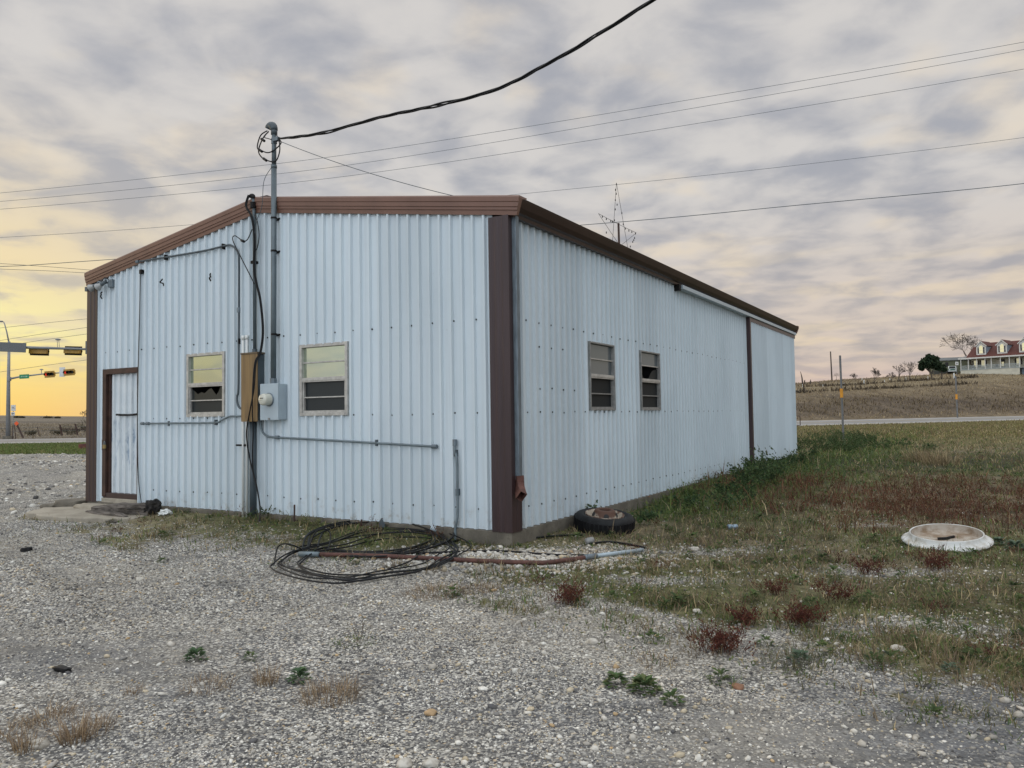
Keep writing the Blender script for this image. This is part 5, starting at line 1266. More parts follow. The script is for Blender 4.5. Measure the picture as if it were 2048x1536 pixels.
m.prism([(a, b, gzb-.05) for a, b in pts], (0, 0, .125)); o = m.build('concrete_stoop', M['slab'], None, org=(-.4, 7., gzb), loc=bw(-.4, 7., gzb), rz=BA, bev=.015); tag(o, 'worn tan concrete slab on the ground before the door', 'slab')
for (x, y, d, lab) in ((.0, 8.25, (.36, .6, .17), 'larger broken concrete lump left of the building corner'), (-.12, 8.68, (.22, .36, .09), 'smaller broken concrete lump farther left of the building corner'), (-.16, 7.2, (.22, 1.2, .13), 'tan concrete step under the door sill')):
    m = MB(); lump(m, (0, 0, 0), d, .10); p = bw(x, y, 0); p.z = Hs(p.x, p.y)+d[2]*.32 + (.03 if 'step' in lab else 0)
    o = m.build('concrete_lump' if 'step' not in lab else 'concrete_step', M['concrete'] if 'step' not in lab else M['slab'], None, loc=p, rz=BA, smooth=True); tag(o, lab, 'concrete')
# rotten timbers
rot = MT('rotten_wood'); v = rot.coord((1, 1, 1)); vv = rot.coord((26, 2.2, 26)); rot.P(Base_Color=rot.mix(rot.mr(rot.noise(vv, 1, 5, .7), .35, .65), (.055, .046, .040), (.20, .175, .15)), Roughness=.95); rot.bump(rot.noise(vv, 1, 5, .7), 1., .02)
blackw = MT('charred_wood'); blackw.P(Base_Color=blackw.mix(blackw.mr(blackw.noise(blackw.coord(), 20, 5, .7), .4, .6), (.012, .011, .011), (.05, .045, .04)), Roughness=1.); blackw.bump(blackw.noise(blackw.coord(), 25, 5, .7), 1., .03)
def sliver(L_, w, h, amp):
    """split, weathered length of wood along y"""
    mb = MB(); n = 14; rings = []; sd = random.random()*60
    prof = [(-.5, -.4), (-.2, -.5), (.25, -.45), (.5, -.3), (.46, .2), (.15, .5), (-.2, .42), (-.48, .25)]
    for i in range(n+1):
        f = i/n-.5; e = .55+.45*min(1, 4*min(i, n-i)/n+random.random()*.3)
        o_ = noise.noise_vector(Vector((f*3, sd, 0)))
        rings += [((px_*w*e*(1+amp*noise.noise((f*7, k*1.7, sd)))+o_.x*w*.25), f*L_+random.uniform(-.012, .012), pz*h*e*(1+amp*noise.noise((f*6, k*2.3, sd+9)))+o_.z*h*.35) for k, (px_, pz) in enumerate(prof)]
    mb.add(rings, [(i*8+k, i*8+(k+1) % 8, i*8+8+(k+1) % 8, i*8+8+k) for i in range(n) for k in range(8)]+[tuple(range(8)), tuple(n*8+k for k in range(8))])
    return mb
for (x, y, L_, w, h, rz, dz, lab, nm) in ((-.34, 6.42, 1.25, .24, .13, .06, .12, 'thick rotten grey timber lying before the door', 'timber'), (-.56, 6.50, 1.15, .13, .09, -.10, .06, 'thin rotten timber lying along the front of the thick one', 'timber'), (-.22, 6.75, .9, .14, .08, .16, .10, 'short split timber lying at the door step', 'timber'), (-.70, 6.45, 1.2, .10, .05, -.20, .03, 'broken grey board on the edge of the slab', 'board'), (-.45, 6.10, .7, .12, .07, .35, .18, 'splintered plank lying across the top of the timbers', 'board')):
    p = bw(x, y, 0); p.z = Hs(p.x, p.y)+dz; o = sliver(L_, w, h, .5).build(nm, rot.m, None, loc=p, rz=BA+rz); tag(o, lab, 'wood')
def crumple(name, c, r, sc, amp, mt, label, cat):
    import bmesh
    b = bmesh.new(); bmesh.ops.create_icosphere(b, subdivisions=3, radius=1.); sd = random.random()*50
    for v in b.verts:
        n_ = noise.noise(v.co*1.7+Vector((sd, 0, 0)))*amp+noise.noise(v.co*4.5+Vector((0, sd, 0)))*amp*.7; v.co = v.co*(1+n_); v.co.x *= r*sc[0]; v.co.y *= r*sc[1]; v.co.z *= r*sc[2]
    me = bpy.data.meshes.new(name); b.to_mesh(me); b.free(); me.materials.append(mt); o = bpy.data.objects.new(name, me); COL.objects.link(o); o.location = c; return tag(o, label, cat)
p = bw(-.30, 5.80, 0); p.z = Hs(p.x, p.y)+.12; o = crumple('charred_log', p, .10, (1.05, 1.0, 1.0), .55, blackw.m, 'black charred lump at the right end of the timbers', 'wood')
q = hit(331, 1030); crumple('plastic_bag', q+Vector((0, 0, .035)), .065, (1.2, .9, .75), .6, M['pvc'], 'small crumpled white plastic bag beside the charred lump', 'bag')
q = hit(125, 1343); m = MB(); lump(m, (0, 0, .012), (.115, .035, .028), .18, rz=-.5); o = m.build('rubber_scrap', M['black'], None, loc=q, smooth=True); tag(o, 'dark scrap of rubber alone on the left gravel', 'scrap')
q = hit(53, 1103); m = MB(); lump(m, (0, 0, .02), (.09, .06, .05), .2); o = m.build('rubber_scrap', M['black'], None, loc=q, smooth=True); tag(o, 'small black scrap in the far left gravel', 'scrap')
for (yb, h, lab) in ((3.18, .20, 'short dark stake at the wall foot right of the riser pipe'), (2.05, .06, 'tiny dark stake at the wall foot above the coil')):
    p = bw(-.10, yb, 0); p.z = Hs(p.x, p.y)-.03; o = MB().tube([(0, 0, 0), (0.005, 0, h+.05)], .012, 7).build('stake', M['jamb'], None, loc=p); tag(o, lab, 'stake', 'stakes at the wall foot')
p = bw(-.12, 1.72, 0); p.z = Hs(p.x, p.y); m = MB(); m.prism([(0, -.055, 0), (0, .05, 0), (0, .045, .07), (0, .0, .125), (0, -.05, .06)], (.01, 0, 0)); o = m.build('metal_scrap', M['conduitd'], None, loc=p, rz=BA); tag(o, 'dark pointed metal scrap leaning on the wall behind the coil', 'scrap')

# ================================================================ left: road crossing, signals, fence
SIG = simple('signal_amber', (.40, .22, .03), .5, 0, .12, 4); STEEL = simple('galv_pole', (.25, .26, .27), .6, .1, .1, 2); BLK = M['blackm']
SGN = simple('sign_back', (.13, .135, .14), .6, 0, .06, 2); GRNS = simple('sign_green', (.02, .22, .09), .5); WHT = simple('sign_white', (.62, .63, .62), .6, 0, .06, 1)
red = MT('lit_red_lens'); red.P(Base_Color=(.5, .02, .01), Emission_Color=(1, .05, .02), Emission_Strength=.5); dkl = simple('dark_lens', (.02, .018, .015), .25)
def at_(px, py, Y): return aty(px, py, Y)
# near arm (seen from behind), its pole is left of the picture
Y = 50.; k = Y/F
a0, a1 = at_(-330, 684, Y), at_(196, 699, Y)
pole = at_(-330, 900, Y); pole.z = Hs(pole.x, pole.y)
t = thing('traffic_signal', pole, 'near traffic signal mast arm seen from behind with two amber signal heads', 'traffic signal')
m = MB(); m.tube([pole-Vector((0, 0, .2)), Vector((a0.x, a0.y, a0.z+.5))], [.19, .13], 14); m.build('pole', STEEL, t, org=pole, smooth=True)
m = MB(); m.tube([a0, a0.lerp(a1, .5), a1], [.17, .115, .065], 12); m.build('arm', STEEL, t, org=pole, smooth=True)
def head(px0, px1, py0, py1, Y, front, par, org, skew=0.):
    c = at_((px0+px1)/2, (py0+py1)/2, Y); w, h = (px1-px0)*Y/F, (py1-py0)*Y/F
    R = Matrix.Rotation(skew, 3, 'Y')
    hd = None; m = MB(); m.box(c, (w, .20, h*.80), R); hd = m.build('signal_head', SIG, par, org=org, bev=.02)
    m = MB(); m.box(c+Vector((0, -.11 if front else .12, 0)), (w*1.06, .02, h*1.25), R); m.build('backplate', SIG if front else BLK, hd, org=org)
    for i in range(3):
        cc = c+R @ Vector(((i-1)*w*.31, 0, 0)); sg = -1 if front else 1
        m = MB(); n = 12; r = h*.30
        for q in (.12, .38): pass
        pts = [(cc+Vector((math.cos(a)*r, sg*.12, math.sin(a)*r)), cc+Vector((math.cos(a)*r, sg*.36, math.sin(a)*r))) for a in [PI*(-.25+1.5*j/n) for j in range(n+1)]]
        m.add([p for pr in pts for p in pr], [(2*j, 2*j+2, 2*j+3, 2*j+1) for j in range(n)]); m.build('visor', SIG if not front else BLK, hd, org=org, fix=False)
        if front:
            m = MB(); m.add([cc+Vector((math.cos(a*PI/7)*r*.95, -.125, math.sin(a*PI/7)*r*.95)) for a in range(14)], [tuple(range(14))]); m.build('lens', red.m if i == 0 else dkl, hd, org=org, fix=False)
    return hd
head(59, 95, 694.5, 709, Y+.25, False, t, pole, .04); head(128.5, 161, 694, 708.5, Y+.25, False, t, pole, .04)
m = MB(); c = at_(22, 694.5, Y-.25); m.box(c, (60*k, .03, 19*k), Matrix.Rotation(.055, 3, 'Y')); m.build('sign_panel', SGN, t, org=pole)
m = MB(); c = at_(178.5, 695, Y-.12); m.box(c, (15*k, .03, 26*k)); m.build('lane_sign', SGN, t, org=pole)
c = at_(116, 679, Y); m = MB(); m.lathe([(0, .02), (.10, .03), (.17, .06), (.16, .10), (.06, .14), (0, .145)], 14, c-Vector((0, 0, .08))); sn = m.build('sensor', STEEL, t, org=pole, smooth=True)
for dx in (-.09, .09):
    m = MB(); m.tube([c+Vector((dx*.6, 0, -.05)), at_(117+dx*20, 694, Y)], .016, 5); m.build('bracket', STEEL, sn, org=pole)
# far arm with the lit red signals and the luminaire
Y = 76.; k = Y/F
b0 = hit(16, 879); b0 = at_(16, 878, Y); b0.z = Hs(b0.x, b0.y)
t = thing('traffic_signal', b0, 'far traffic signal pole with street lamp, green street sign and two red signals', 'traffic signal')
top = at_(18.2, 683, Y)
m = MB(); m.tube([b0+Vector((0, 0, .3)), at_(17, 757, Y), top], [.21, .15, .115], 14); m.build('pole', STEEL, t, org=b0, smooth=True)
m = MB(); m.tube([b0-Vector((0, 0, .4)), b0+Vector((0, 0, .32))], .48, 16); m.build('footing', M['concrete'], t, org=b0)
m = MB(); m.tube([at_(18, 686, Y), at_(13.5, 664, Y), at_(9.5, 649, Y), at_(7.5, 644, Y), at_(2, 643, Y)], [.075, .06, .05, .045, .04], 8); m.build('lamp_arm', STEEL, t, org=b0, smooth=True)
m = MB(); c = at_(2, 643, Y); m.lathe([(0, .09), (.16, .07), (.20, .0), (.12, -.06), (0, -.07)], 12, c); m.build('lamp_head', STEEL, t, org=b0, smooth=True)
arm = [at_(18, 758, Y), at_(40, 753.5, Y-.3), at_(85, 748, Y-1), at_(150, 743.5, Y-2)]
m = MB(); m.tube(arm, [.10, .085, .065, .05], 10); m.build('arm', STEEL, t, org=b0, smooth=True)
m = MB(); m.tube([at_(18, 754, Y), at_(18, 762, Y)], .20, 10); m.build('arm_collar', STEEL, t, org=b0)
head(91, 110, 743.5, 754, Y-1.6, True, t, b0, -.06); head(129, 150, 739.5, 750, Y-2.4, True, t, b0, -.06)
m = MB(); c = at_(48.5, 753, Y-.9); m.box(c, (19*k, .03, 8.4*k), Matrix.Rotation(-.05, 3, 'Y')); sg = m.build('street_sign', GRNS, t, org=b0)
m = MB(); m.box(c+Vector((0, -.02, 0)), (13*k, .012, 2.2*k), Matrix.Rotation(-.05, 3, 'Y')); m.build('lettering', simple('faded_letter', (.25, .45, .33), .6, 0, .5, 5), sg, org=b0)
m = MB(); c = at_(124.5, 744, Y-1.9); m.box(c, (11*k, .03, 18.5*k)); m.build('lane_sign', WHT, t, org=b0)
c = at_(83, 739, Y-1); m = MB(); m.lathe([(0, .02), (.10, .03), (.17, .06), (.16, .10), (.06, .14), (0, .145)], 12, c-Vector((0, 0, .08))); m.tube([c, at_(83, 748, Y-1)], .03, 5); m.build('sensor', STEEL, t, org=b0)
# route sign
def text_mesh(txt, size, mat, name, par, org, loc):
    cu = bpy.data.curves.new('t', 'FONT'); cu.body = txt; cu.size = size; cu.align_x = 'CENTER'; cu.align_y = 'CENTER'
    tmp = bpy.data.objects.new('t', cu); COL.objects.link(tmp); dg = bpy.context.evaluated_depsgraph_get(); me = bpy.data.meshes.new_from_object(tmp.evaluated_get(dg)); bpy.data.objects.remove(tmp)
    me.materials.clear(); me.materials.append(mat); o = bpy.data.objects.new(name, me); COL.objects.link(o); o.parent = par; o.location = Vector(loc)-Vector(org); o.rotation_euler = (PI/2, 0, 0); return o
Y = 80.; k = Y/F; p0 = at_(26.5, 868, Y); p0.z = Hs(p0.x, p0.y)
t = thing('road_sign', p0, 'small route sign with an arrow plate beside the far signal pole', 'road sign')
m = MB(); m.tube([p0, at_(26.5, 812, Y)], .035, 6); m.build('post', STEEL, t, org=p0)
m = MB(); c = at_(26.7, 816, Y-.06); m.box(c, (9.2*k, .03, 12*k)); m.build('route_plate', WHT, t, org=p0)
text_mesh('75', 5.2*k, BLK, 'number', t, p0, c+Vector((0, -.03, 0)))
m = MB(); c = at_(26, 827.5, Y-.06); m.box(c, (7.4*k, .03, 7*k)); ap = m.build('arrow_plate', WHT, t, org=p0)
m = MB(); u = k; m.prism([c+Vector((x*u, -.03, z*u)) for x, z in ((-2.9, 0), (-1.2, 1.5), (-1.2, .7), (2.4, .7), (2.4, -.7), (-1.2, -.7), (-1.2, -1.5))], (0, .01, 0)); m.build('arrow', BLK, ap, org=p0)
# orange work sign on a stand
Y = 72.; k = Y/F; p0 = at_(33, 876, Y); p0.z = Hs(p0.x, p0.y)
t = thing('work_sign', p0, 'orange roadwork sign on a leaning dark stand by the road', 'road sign')
m = MB(); c = at_(33, 847, Y); m.box(c, (6.6*k, .03, 6.6*k), Matrix.Rotation(PI/4, 3, 'Y')); m.build('panel', simple('orange_sign', (.75, .10, .02), .6), t, org=p0)
for a, b in (((34, 849), (46.5, 876)), ((26, 850), (25, 878)), ((29, 850), (31.5, 877))):
    m = MB(); w_ = .075 if a[0] == 34 else .035; m.tube([at_(*a, Y+.1), at_(*b, Y+.1)], w_, 6); m.build('leg', M['jamb'], t, org=p0)
# wire fence with brace posts
Y = 86.; k = Y/F; p0 = at_(75, 872, Y); p0.z = Hs(p0.x, p0.y)
t = thing('wire_fence', p0, 'old wire fence with two leaning dark posts and a rail', 'fence')
for a, b, r in (((119.5, 849), (125.5, 873), .085), ((150.5, 848), (156.5, 872), .085), ((74.5, 853), (79, 874), .035), ((-25, 856), (-22, 878), .04), ((205, 850), (208, 872), .06)):
    m = MB(); m.tube([at_(*a, Y), at_(*b, Y)-Vector((0, 0, .2))], r, 7); m.build('post', M['jamb'], t, org=p0)
m = MB(); m.tube([at_(121, 858, Y), at_(180, 858.5, Y), at_(207, 859, Y)], .05, 6); m.build('rail', M['jamb'], t, org=p0)
for z in (855, 862): 
    m = MB(); m.tube([at_(-25, z+3, Y), at_(76, z, Y), at_(121, z-1, Y), at_(207, z-2, Y)], .012, 4); m.build('wire', M['conduitd'], t, org=p0)
# low red brick planter in the verge
Y = 44.; k = Y/F; p0 = at_(172, 898, Y); p0.z = Hs(p0.x, p0.y)
o = MB().box((0, 0, .12), (42*k, .5, .38)).build('brick_planter', None or (lambda tt: (tt.P(Base_Color=tt.mix(tt.mr(tt.noise(tt.coord((2.2, 2.2, 1)), 2.2, 4, .6), .4, .6), (.16, .055, .042), (.075, .03, .026)), Roughness=.85), tt.m)[1])(MT('red_brick')), None, loc=p0+Vector((.3, 0, 0)), bev=.02); tag(o, 'low red brick block in the grass at the left building corner', 'planter')

# ================================================================ trees
BARK = simple('bark', (.075, .060, .050), .95, 0, .25, 6); TWIG = simple('twigs', (.085, .070, .062), .95, 0, .2, 4)
def grow(mb_t, mb_c, p, d, L_, r, depth, spread, up, maxd, seed):
    n = 3; pts = [p]; q = p.copy(); dd = d.copy()
    for i in range(n):
        dd = (dd+Vector((random.gauss(0, .12), random.gauss(0, .12), random.gauss(0, .08)+up*.05))).normalized(); q = q+dd*L_/n; pts.append(q.copy())
    rs = [max(r*(1-.45*i/n), .020) for i in range(n+1)]
    (mb_t if depth == 0 else mb_c).tube(pts, rs, 6 if depth < 2 else 4, caps=False)
    if depth >= maxd: return
    kids = random.choice((3, 4)) if depth < 2 else random.choice((2, 3, 3))
    for i in range(kids):
        ax = dd.orthogonal().normalized(); ax.rotate(Matrix.Rotation(2*PI*(i+random.random()*.6)/kids, 3, dd))
        ang = spread*random.uniform(.6, 1.25); nd = (dd*math.cos(ang)+ax*math.sin(ang)+Vector((0, 0, up*.18))).normalized()
        st = pts[-1] if i < 2 else pts[-2].lerp(pts[-1], random.random())
        grow(mb_t, mb_c, st, nd, L_*random.uniform(.62, .86), rs[-1]*.78, depth+1, spread, up, maxd, seed)
def bare_tree(px, py, hpx, label, group, seed, spread=.5, up=.4, maxd=5, tr=.28, rk=.03, Yf=None):
    random.seed(seed); q = hit(px, py) if Yf is None else aty(px, py, Yf); hgt = hpx*1.25*q.y/F
    t = thing('bare_tree', q-Vector((0, 0, .1)), label, 'tree', group); a, b = MB(), MB()
    grow(a, b, Vector((0, 0, 0)), Vector((0, 0, 1)), hgt*tr, hgt*rk, 0, spread, up, maxd, seed)
    zmax = max(v[2] for v in b.v); s = hgt/zmax
    for mb in (a, b): mb.v = [tuple(c*s for c in v) for v in mb.v]
    a.build('trunk', BARK, t, smooth=True, fix=False); b.build('crown', TWIG, t, smooth=True, fix=False)
TGp = 'bare trees on the right hillside'
bare_tree(1748, 767, 27, 'small upright bare tree left of the other bare trees on the hill', TGp, 3, .35, .6, 5, .3)
bare_tree(1798, 763, 27, 'sparse bare tree left of the vase shaped one', TGp, 4, .55, .3, 4, .3)
bare_tree(1820, 761, 33, 'vase shaped bare tree just left of the dark evergreen', TGp, 8, .42, .5, 5, .3)
bare_tree(1783, 765, 18, 'smallest faint bare shrub on the hill', TGp, 6, .5, .3, 4, .25)
bare_tree(1945, 738, 62, 'big bare tree rising behind the white house', TGp, 12, .62, .2, 6, .25, .022, 186)
bare_tree(1710, 763, 15, 'tiny bare shrub right of the marker post', TGp, 14, .5, .3, 4, .25)
bare_tree(166, 838, 16, 'tiny bare sapling alone on the left horizon', None, 9, .55, .2, 4, .35, .02, 130)
# leaning snag and stumps on the skyline
for (a, b, r, lab) in (((1605.5, 767), (1601, 743), .10, 'leaning dead snag on the right skyline next to the building'), ((1609, 767), (1608.5, 760), .12, 'short dead stump beside the leaning snag'), ((1620, 767), (1621, 759), .10, 'short dead stump right of the snag')):
    q = hit(a[0], a[1]+1.5); o = MB().tube([q-Vector((0, 0, .3)), aty((a[0]+b[0])/2+.6, (a[1]+b[1])/2, q.y), aty(*b, q.y)], [r*2, r*1.3, r*.5], 7).build('dead_snag', BARK, None, org=q, loc=q); tag(o, lab, 'dead tree', 'dead snags on the skyline')
# leafy trees
def leafy(px, py, hpx, lab, wide, blobs, n, trunk, cols, ls):
    q = hit(px, py); k = q.y/F; hgt = hpx*k; t = thing('leafy_tree', q, lab, 'tree'); a = MB()
    for tr in trunk: a.tube([Vector((x*k, 0, z*k)) for x, z in tr], [.05*hgt*.5*(1-.5*i/len(tr)) for i in range(len(tr))], 7)
    a.build('trunk', BARK, t)
    P = []
    for bx, bz, br in blobs:
        m_ = int(n*br*br); d = RNG.normal(0, 1, (m_, 3)); d /= np.linalg.norm(d, axis=1)[:, None]
        rr = br*RNG.random(m_)**.4*(1+.30*np.sin(d[:, 0]*5+bx)*np.sin(d[:, 2]*6+bz)+.15*np.sin(d[:, 1]*11))
        P.append(np.stack([bx+d[:, 0]*rr, d[:, 1]*rr, bz+d[:, 2]*rr*.9], -1)*k)
    P = np.concatenate(P); V, Fc, C = leaves(P, np.full(len(P), ls)*RNG.uniform(.6, 1.4, len(P)), pick(cols, len(P)), .2)
    o = npmesh('crown', V, Fc, LM, C); o.parent = t
leafy(1862, 758, 52, 'dark round evergreen tree on the hill left of the house', 1, [(-7, 32, 12), (-14, 28, 8), (2, 38, 9), (8, 30, 10), (-3, 44, 6), (17, 24, 8), (24, 22, 6), (-18, 22, 5), (12, 40, 5), (27, 18, 4)], 9, [[(2, 0), (1, 10), (-4, 24), (-7, 34)], [(1, 10), (7, 22), (12, 30)], [(22, -2), (22, 12), (20, 20)], [(0, 12), (-12, 24)]], [(.018, .030, .016), (.012, .022, .012), (.028, .040, .02)], .30)
leafy(1673, 760, 15, 'tiny dark flat topped tree beside the utility pole on the skyline', 1, [(0, 11, 4.5), (-4, 9, 3.2), (4, 10, 3.5)], 22, [[(0, 0), (0, 9)]], [(.03, .032, .022), (.022, .024, .018)], .22)
# hedgerow shrubs on the left horizon
for px, py, w, lab in ((33, 834, 4, 'darkest small bush on the left horizon'), (43, 834.5, 4.5, 'long low bush on the left horizon'), (95, 835, 8, 'low wide bush in the middle of the left horizon'), (115, 836, 4, 'small bush right of the middle left horizon'), (178, 838, 3, 'small bush at the wall edge on the left horizon')):
    q = aty(px, py, 420); k = 420/F; P = RNG.normal(0, 1, (420, 3))*np.array([w*.5, w*.4, .9])*k; P[:, 2] += 1.2*k
    V, Fc, C = leaves(P, np.full(len(P), .45), pick([(.05, .045, .03), (.07, .06, .04)], len(P)), .2); o = npmesh('bush', V, Fc, LM, C); q.z = Hs(q.x, q.y); o.location = q; tag(o, lab, 'bush', 'bushes on the left horizon')
for px, py, n, r, h, lab in ((182, 866, 9, .8, 1.5, 'grey bush behind the fence rail at the building edge'), (143, 868, 5, .9, .9, 'thin grass shrub between the brace posts'), (115, 871, 4, .5, .6, 'low dry shrub left of the leaning posts'), (63, 873, 5, .9, .5, 'low dark shrub left of the thin fence post')):
    q = aty(px, py, 88); q.z = Hs(q.x, q.y); plant('shrub', q, mk_branchy(n*3, r, h*1.3, [(.10, .085, .06)], [(.13, .115, .08), (.09, .08, .055)], 30, .03, .07, .3), lab, 'shrub', 'shrubs along the fence')

# ================================================================ right: marker posts, utility pole, fence stakes, house
YEL = simple('marker_yellow', (.62, .27, .02), .5, 0, .1, 4)
for (tx, ty, by, bx, Y, r, s0, s1, lab) in ((1680, 711, 894, 1687.5, 30., .042, 777, 795, 'tall grey marker post with orange band rising from the weeds'), (1911, 752, 834, 1915, 104., .10, 787, 797, 'farther grey marker post with orange band beyond the road')):
    a, b = aty(tx, ty, Y), aty(bx, by, Y); b.z = Hs(b.x, b.y)
    t = thing('marker_post', b, lab, 'marker post', 'marker posts')
    mt = simple('post_steel', (.15, .155, .16), .6, .2, .2, 3)
    m = MB(); m.tube([b-Vector((0, 0, .1)), a], r, 8); m.build('post', mt, t, org=b)
    f0 = (s0-ty)/(by-ty); f1 = (s1-ty)/(by-ty); m = MB(); m.tube([a.lerp(b, f0), a.lerp(b, f1)], r*1.35, 10); m.build('reflective_band', YEL, t, org=b)
q = hit(1664, 761); o = MB().tube([q-Vector((0, 0, .5)), aty(1661, 703, q.y)], [.19, .14], 8).build('utility_pole', BARK, None, org=q, loc=q); tag(o, 'bare dark utility pole on the right skyline', 'utility pole')
for px, py, h, w, lab in ((1688, 771, 6, 1, 0), (1646, 774, 5, .8, 0), (1605, 774, 6, .8, 0), (1728, 769, 9, 1.6, 1), (1724, 762, 6, 1, 0), (1769, 765, 6, .9, 0), (1780, 760, 4, 1.2, 0), (1812, 761, 7, .9, 0), (1856, 760, 8, 1., 0), (1908, 757, 11, 2.2, 2), (1871, 748, 9, 1.2, 0)):
    q = hit(px, py); k = q.y/F; o = MB().box((0, 0, h*k/2), (w*k, w*k, h*k)).build('fence_stake', M['pvc'], None, loc=q, bev=.03)
    tag(o, ('pale thin stake on the right hillside', 'widest white stake on the hillside near the upright bare tree', 'thick white stake in front of the parked truck')[lab], 'stake', 'pale stakes on the hillside')

# ---- the farmhouse on the hill --------------------------------------------------------------------------------------
HE = Vector((.643, -.766, 0)); HB = Vector((.766, .643, 0)); HO = aty(1921, 740, 183.)
hz_ = math.atan2(HE.y, HE.x)
fh = thing('farmhouse', HO, 'cream farmhouse with red roof, arched dormers and a raised porch on the hill', 'house', rz=hz_)
WHITE = simple('house_trim_white', (.60, .60, .57), .7, 0, .05, 1); CREAM = simple('house_siding', (.40, .385, .30), .8, 0, .06, 1); SKIRT = simple('skirt_board', (.52, .51, .43), .8, 0, .12, .8)
ROOF = simple('red_shingle', (.092, .026, .018), .85, 0, .22, 3); SHUT = simple('dark_shutter', (.02, .016, .016), .6); RAILM = simple('grey_rail', (.34, .38, .38), .7); BLUE = simple('blue_grey_siding_and_shade', (.22, .27, .31), .8)
glow = MT('painted_sunset_pane'); glow.P(Base_Color=(.6, .55, .3), Emission_Color=(1., .92, .62), Emission_Strength=.32)  # emission stands in for the sunset sky mirrored in the panes
m = MB(); m.bb(0, 12.2, 0, .15, -3.2, -.12); m.build('skirt', SKIRT, fh)
m = MB(); m.bb(-.02, .13, .15, 5., -3.2, -.12); m.build('skirt', SKIRT, fh)
m = MB(); m.bb(12.2, 18, 1.2, 1.4, -3.2, -.12); m.build('stair_skirt', BLUE, fh)
m = MB(); m.bb(-.1, 18., -.1, 5., -.12, .0); m.build('porch_deck', RAILM, fh)
m = MB(); m.bb(1.6, 24, 2.4, 10, -3.0, 2.9); wl = m.build('wall', CREAM, fh)
def gp(s, dpt, z): return (s, dpt, z)
EH, RH, RD = 2.75, 6.45, 6.4
def slope(dp): return EH+(RH-EH)*(dp+.25)/(RD+.25)
m = MB(); m.prism([(1.3, -.25, EH), (1.3, RD, RH), (1.3, 12.8, EH), (1.3, 12.8, EH-.14), (1.3, RD, RH-.16), (1.3, -.25, EH-.14)], (23, 0, 0)); m.build('roof', ROOF, fh)
m = MB(); m.prism([(-.35, -.25, EH-.05), (1.35, -.25, EH+.02), (1.35, 4.5, EH+1.), (-.35, 4.5, EH-.02)], (0, 0, .10)); m.build('porch_roof', M['metald'], fh)
m = MB(); m.bb(-.36, 24.9, -.30, -.24, EH-.30, EH-.0); m.build('fascia', WHITE, fh)
m = MB(); m.prism([(1.58, 2.4, 2.9), (1.58, 10.0, 2.9), (1.58, RD, RH-.2)], (.1, 0, 0)); m.build('gable_end', CREAM, fh)
PS = [0.1, 1.72, 3.48, 5.26, 6.53, 8.4, 10.2, 12.2, 14.1, 16., 17.8]
for s_ in PS: m = MB(); m.bb(s_-.075, s_+.075, .0, .15, 0, EH-.1); m.build('porch_post', WHITE, fh)
for a, b in zip(PS[:8], PS[1:8]):
    m = MB(); m.bb(a+.08, b-.08, .04, .10, .88, .95); m.bb(a+.08, b-.08, .04, .10, .06, .13)
    x_ = a+.18
    while x_ < b-.12: m.bb(x_-.028, x_+.028, .055, .085, .13, .88); x_ += .13
    m.build('railing', RAILM, fh)
def hwin(s_, dp, z0, w, h, arch, par=fh, shut=.3, mat=None):
    m = MB(); fr_ = .09; m.bb(s_-w/2-fr_, s_+w/2+fr_, dp-.05, dp+.02, z0-fr_, z0+h+fr_*.5); f = m.build('window', WHITE, par)
    pts = [(s_-w/2, z0), (s_+w/2, z0), (s_+w/2, z0+h)]
    if arch: pts += [(s_+math.cos(a*PI/8)*w/2, z0+h+math.sin(a*PI/8)*w*.62) for a in range(1, 8)]
    pts += [(s_-w/2, z0+h)]
    m = MB(); m.prism([(x, dp-.075, z) for x, z in pts], (0, .03, 0)); m.build('pane', mat or glow.m, f)
    m = MB(); m.bb(s_-w/2, s_+w/2, dp-.09, dp-.076, z0+h*.5-.03, z0+h*.5+.03); m.build('glazing_bar', WHITE, f)
    for sg in (-1, 1):
        m = MB(); c = s_+sg*(w/2+fr_+shut/2); m.bb(c-shut/2, c+shut/2, dp-.06, dp+.01, z0-.05, z0+h+.05); m.build('shutter', SHUT, f)
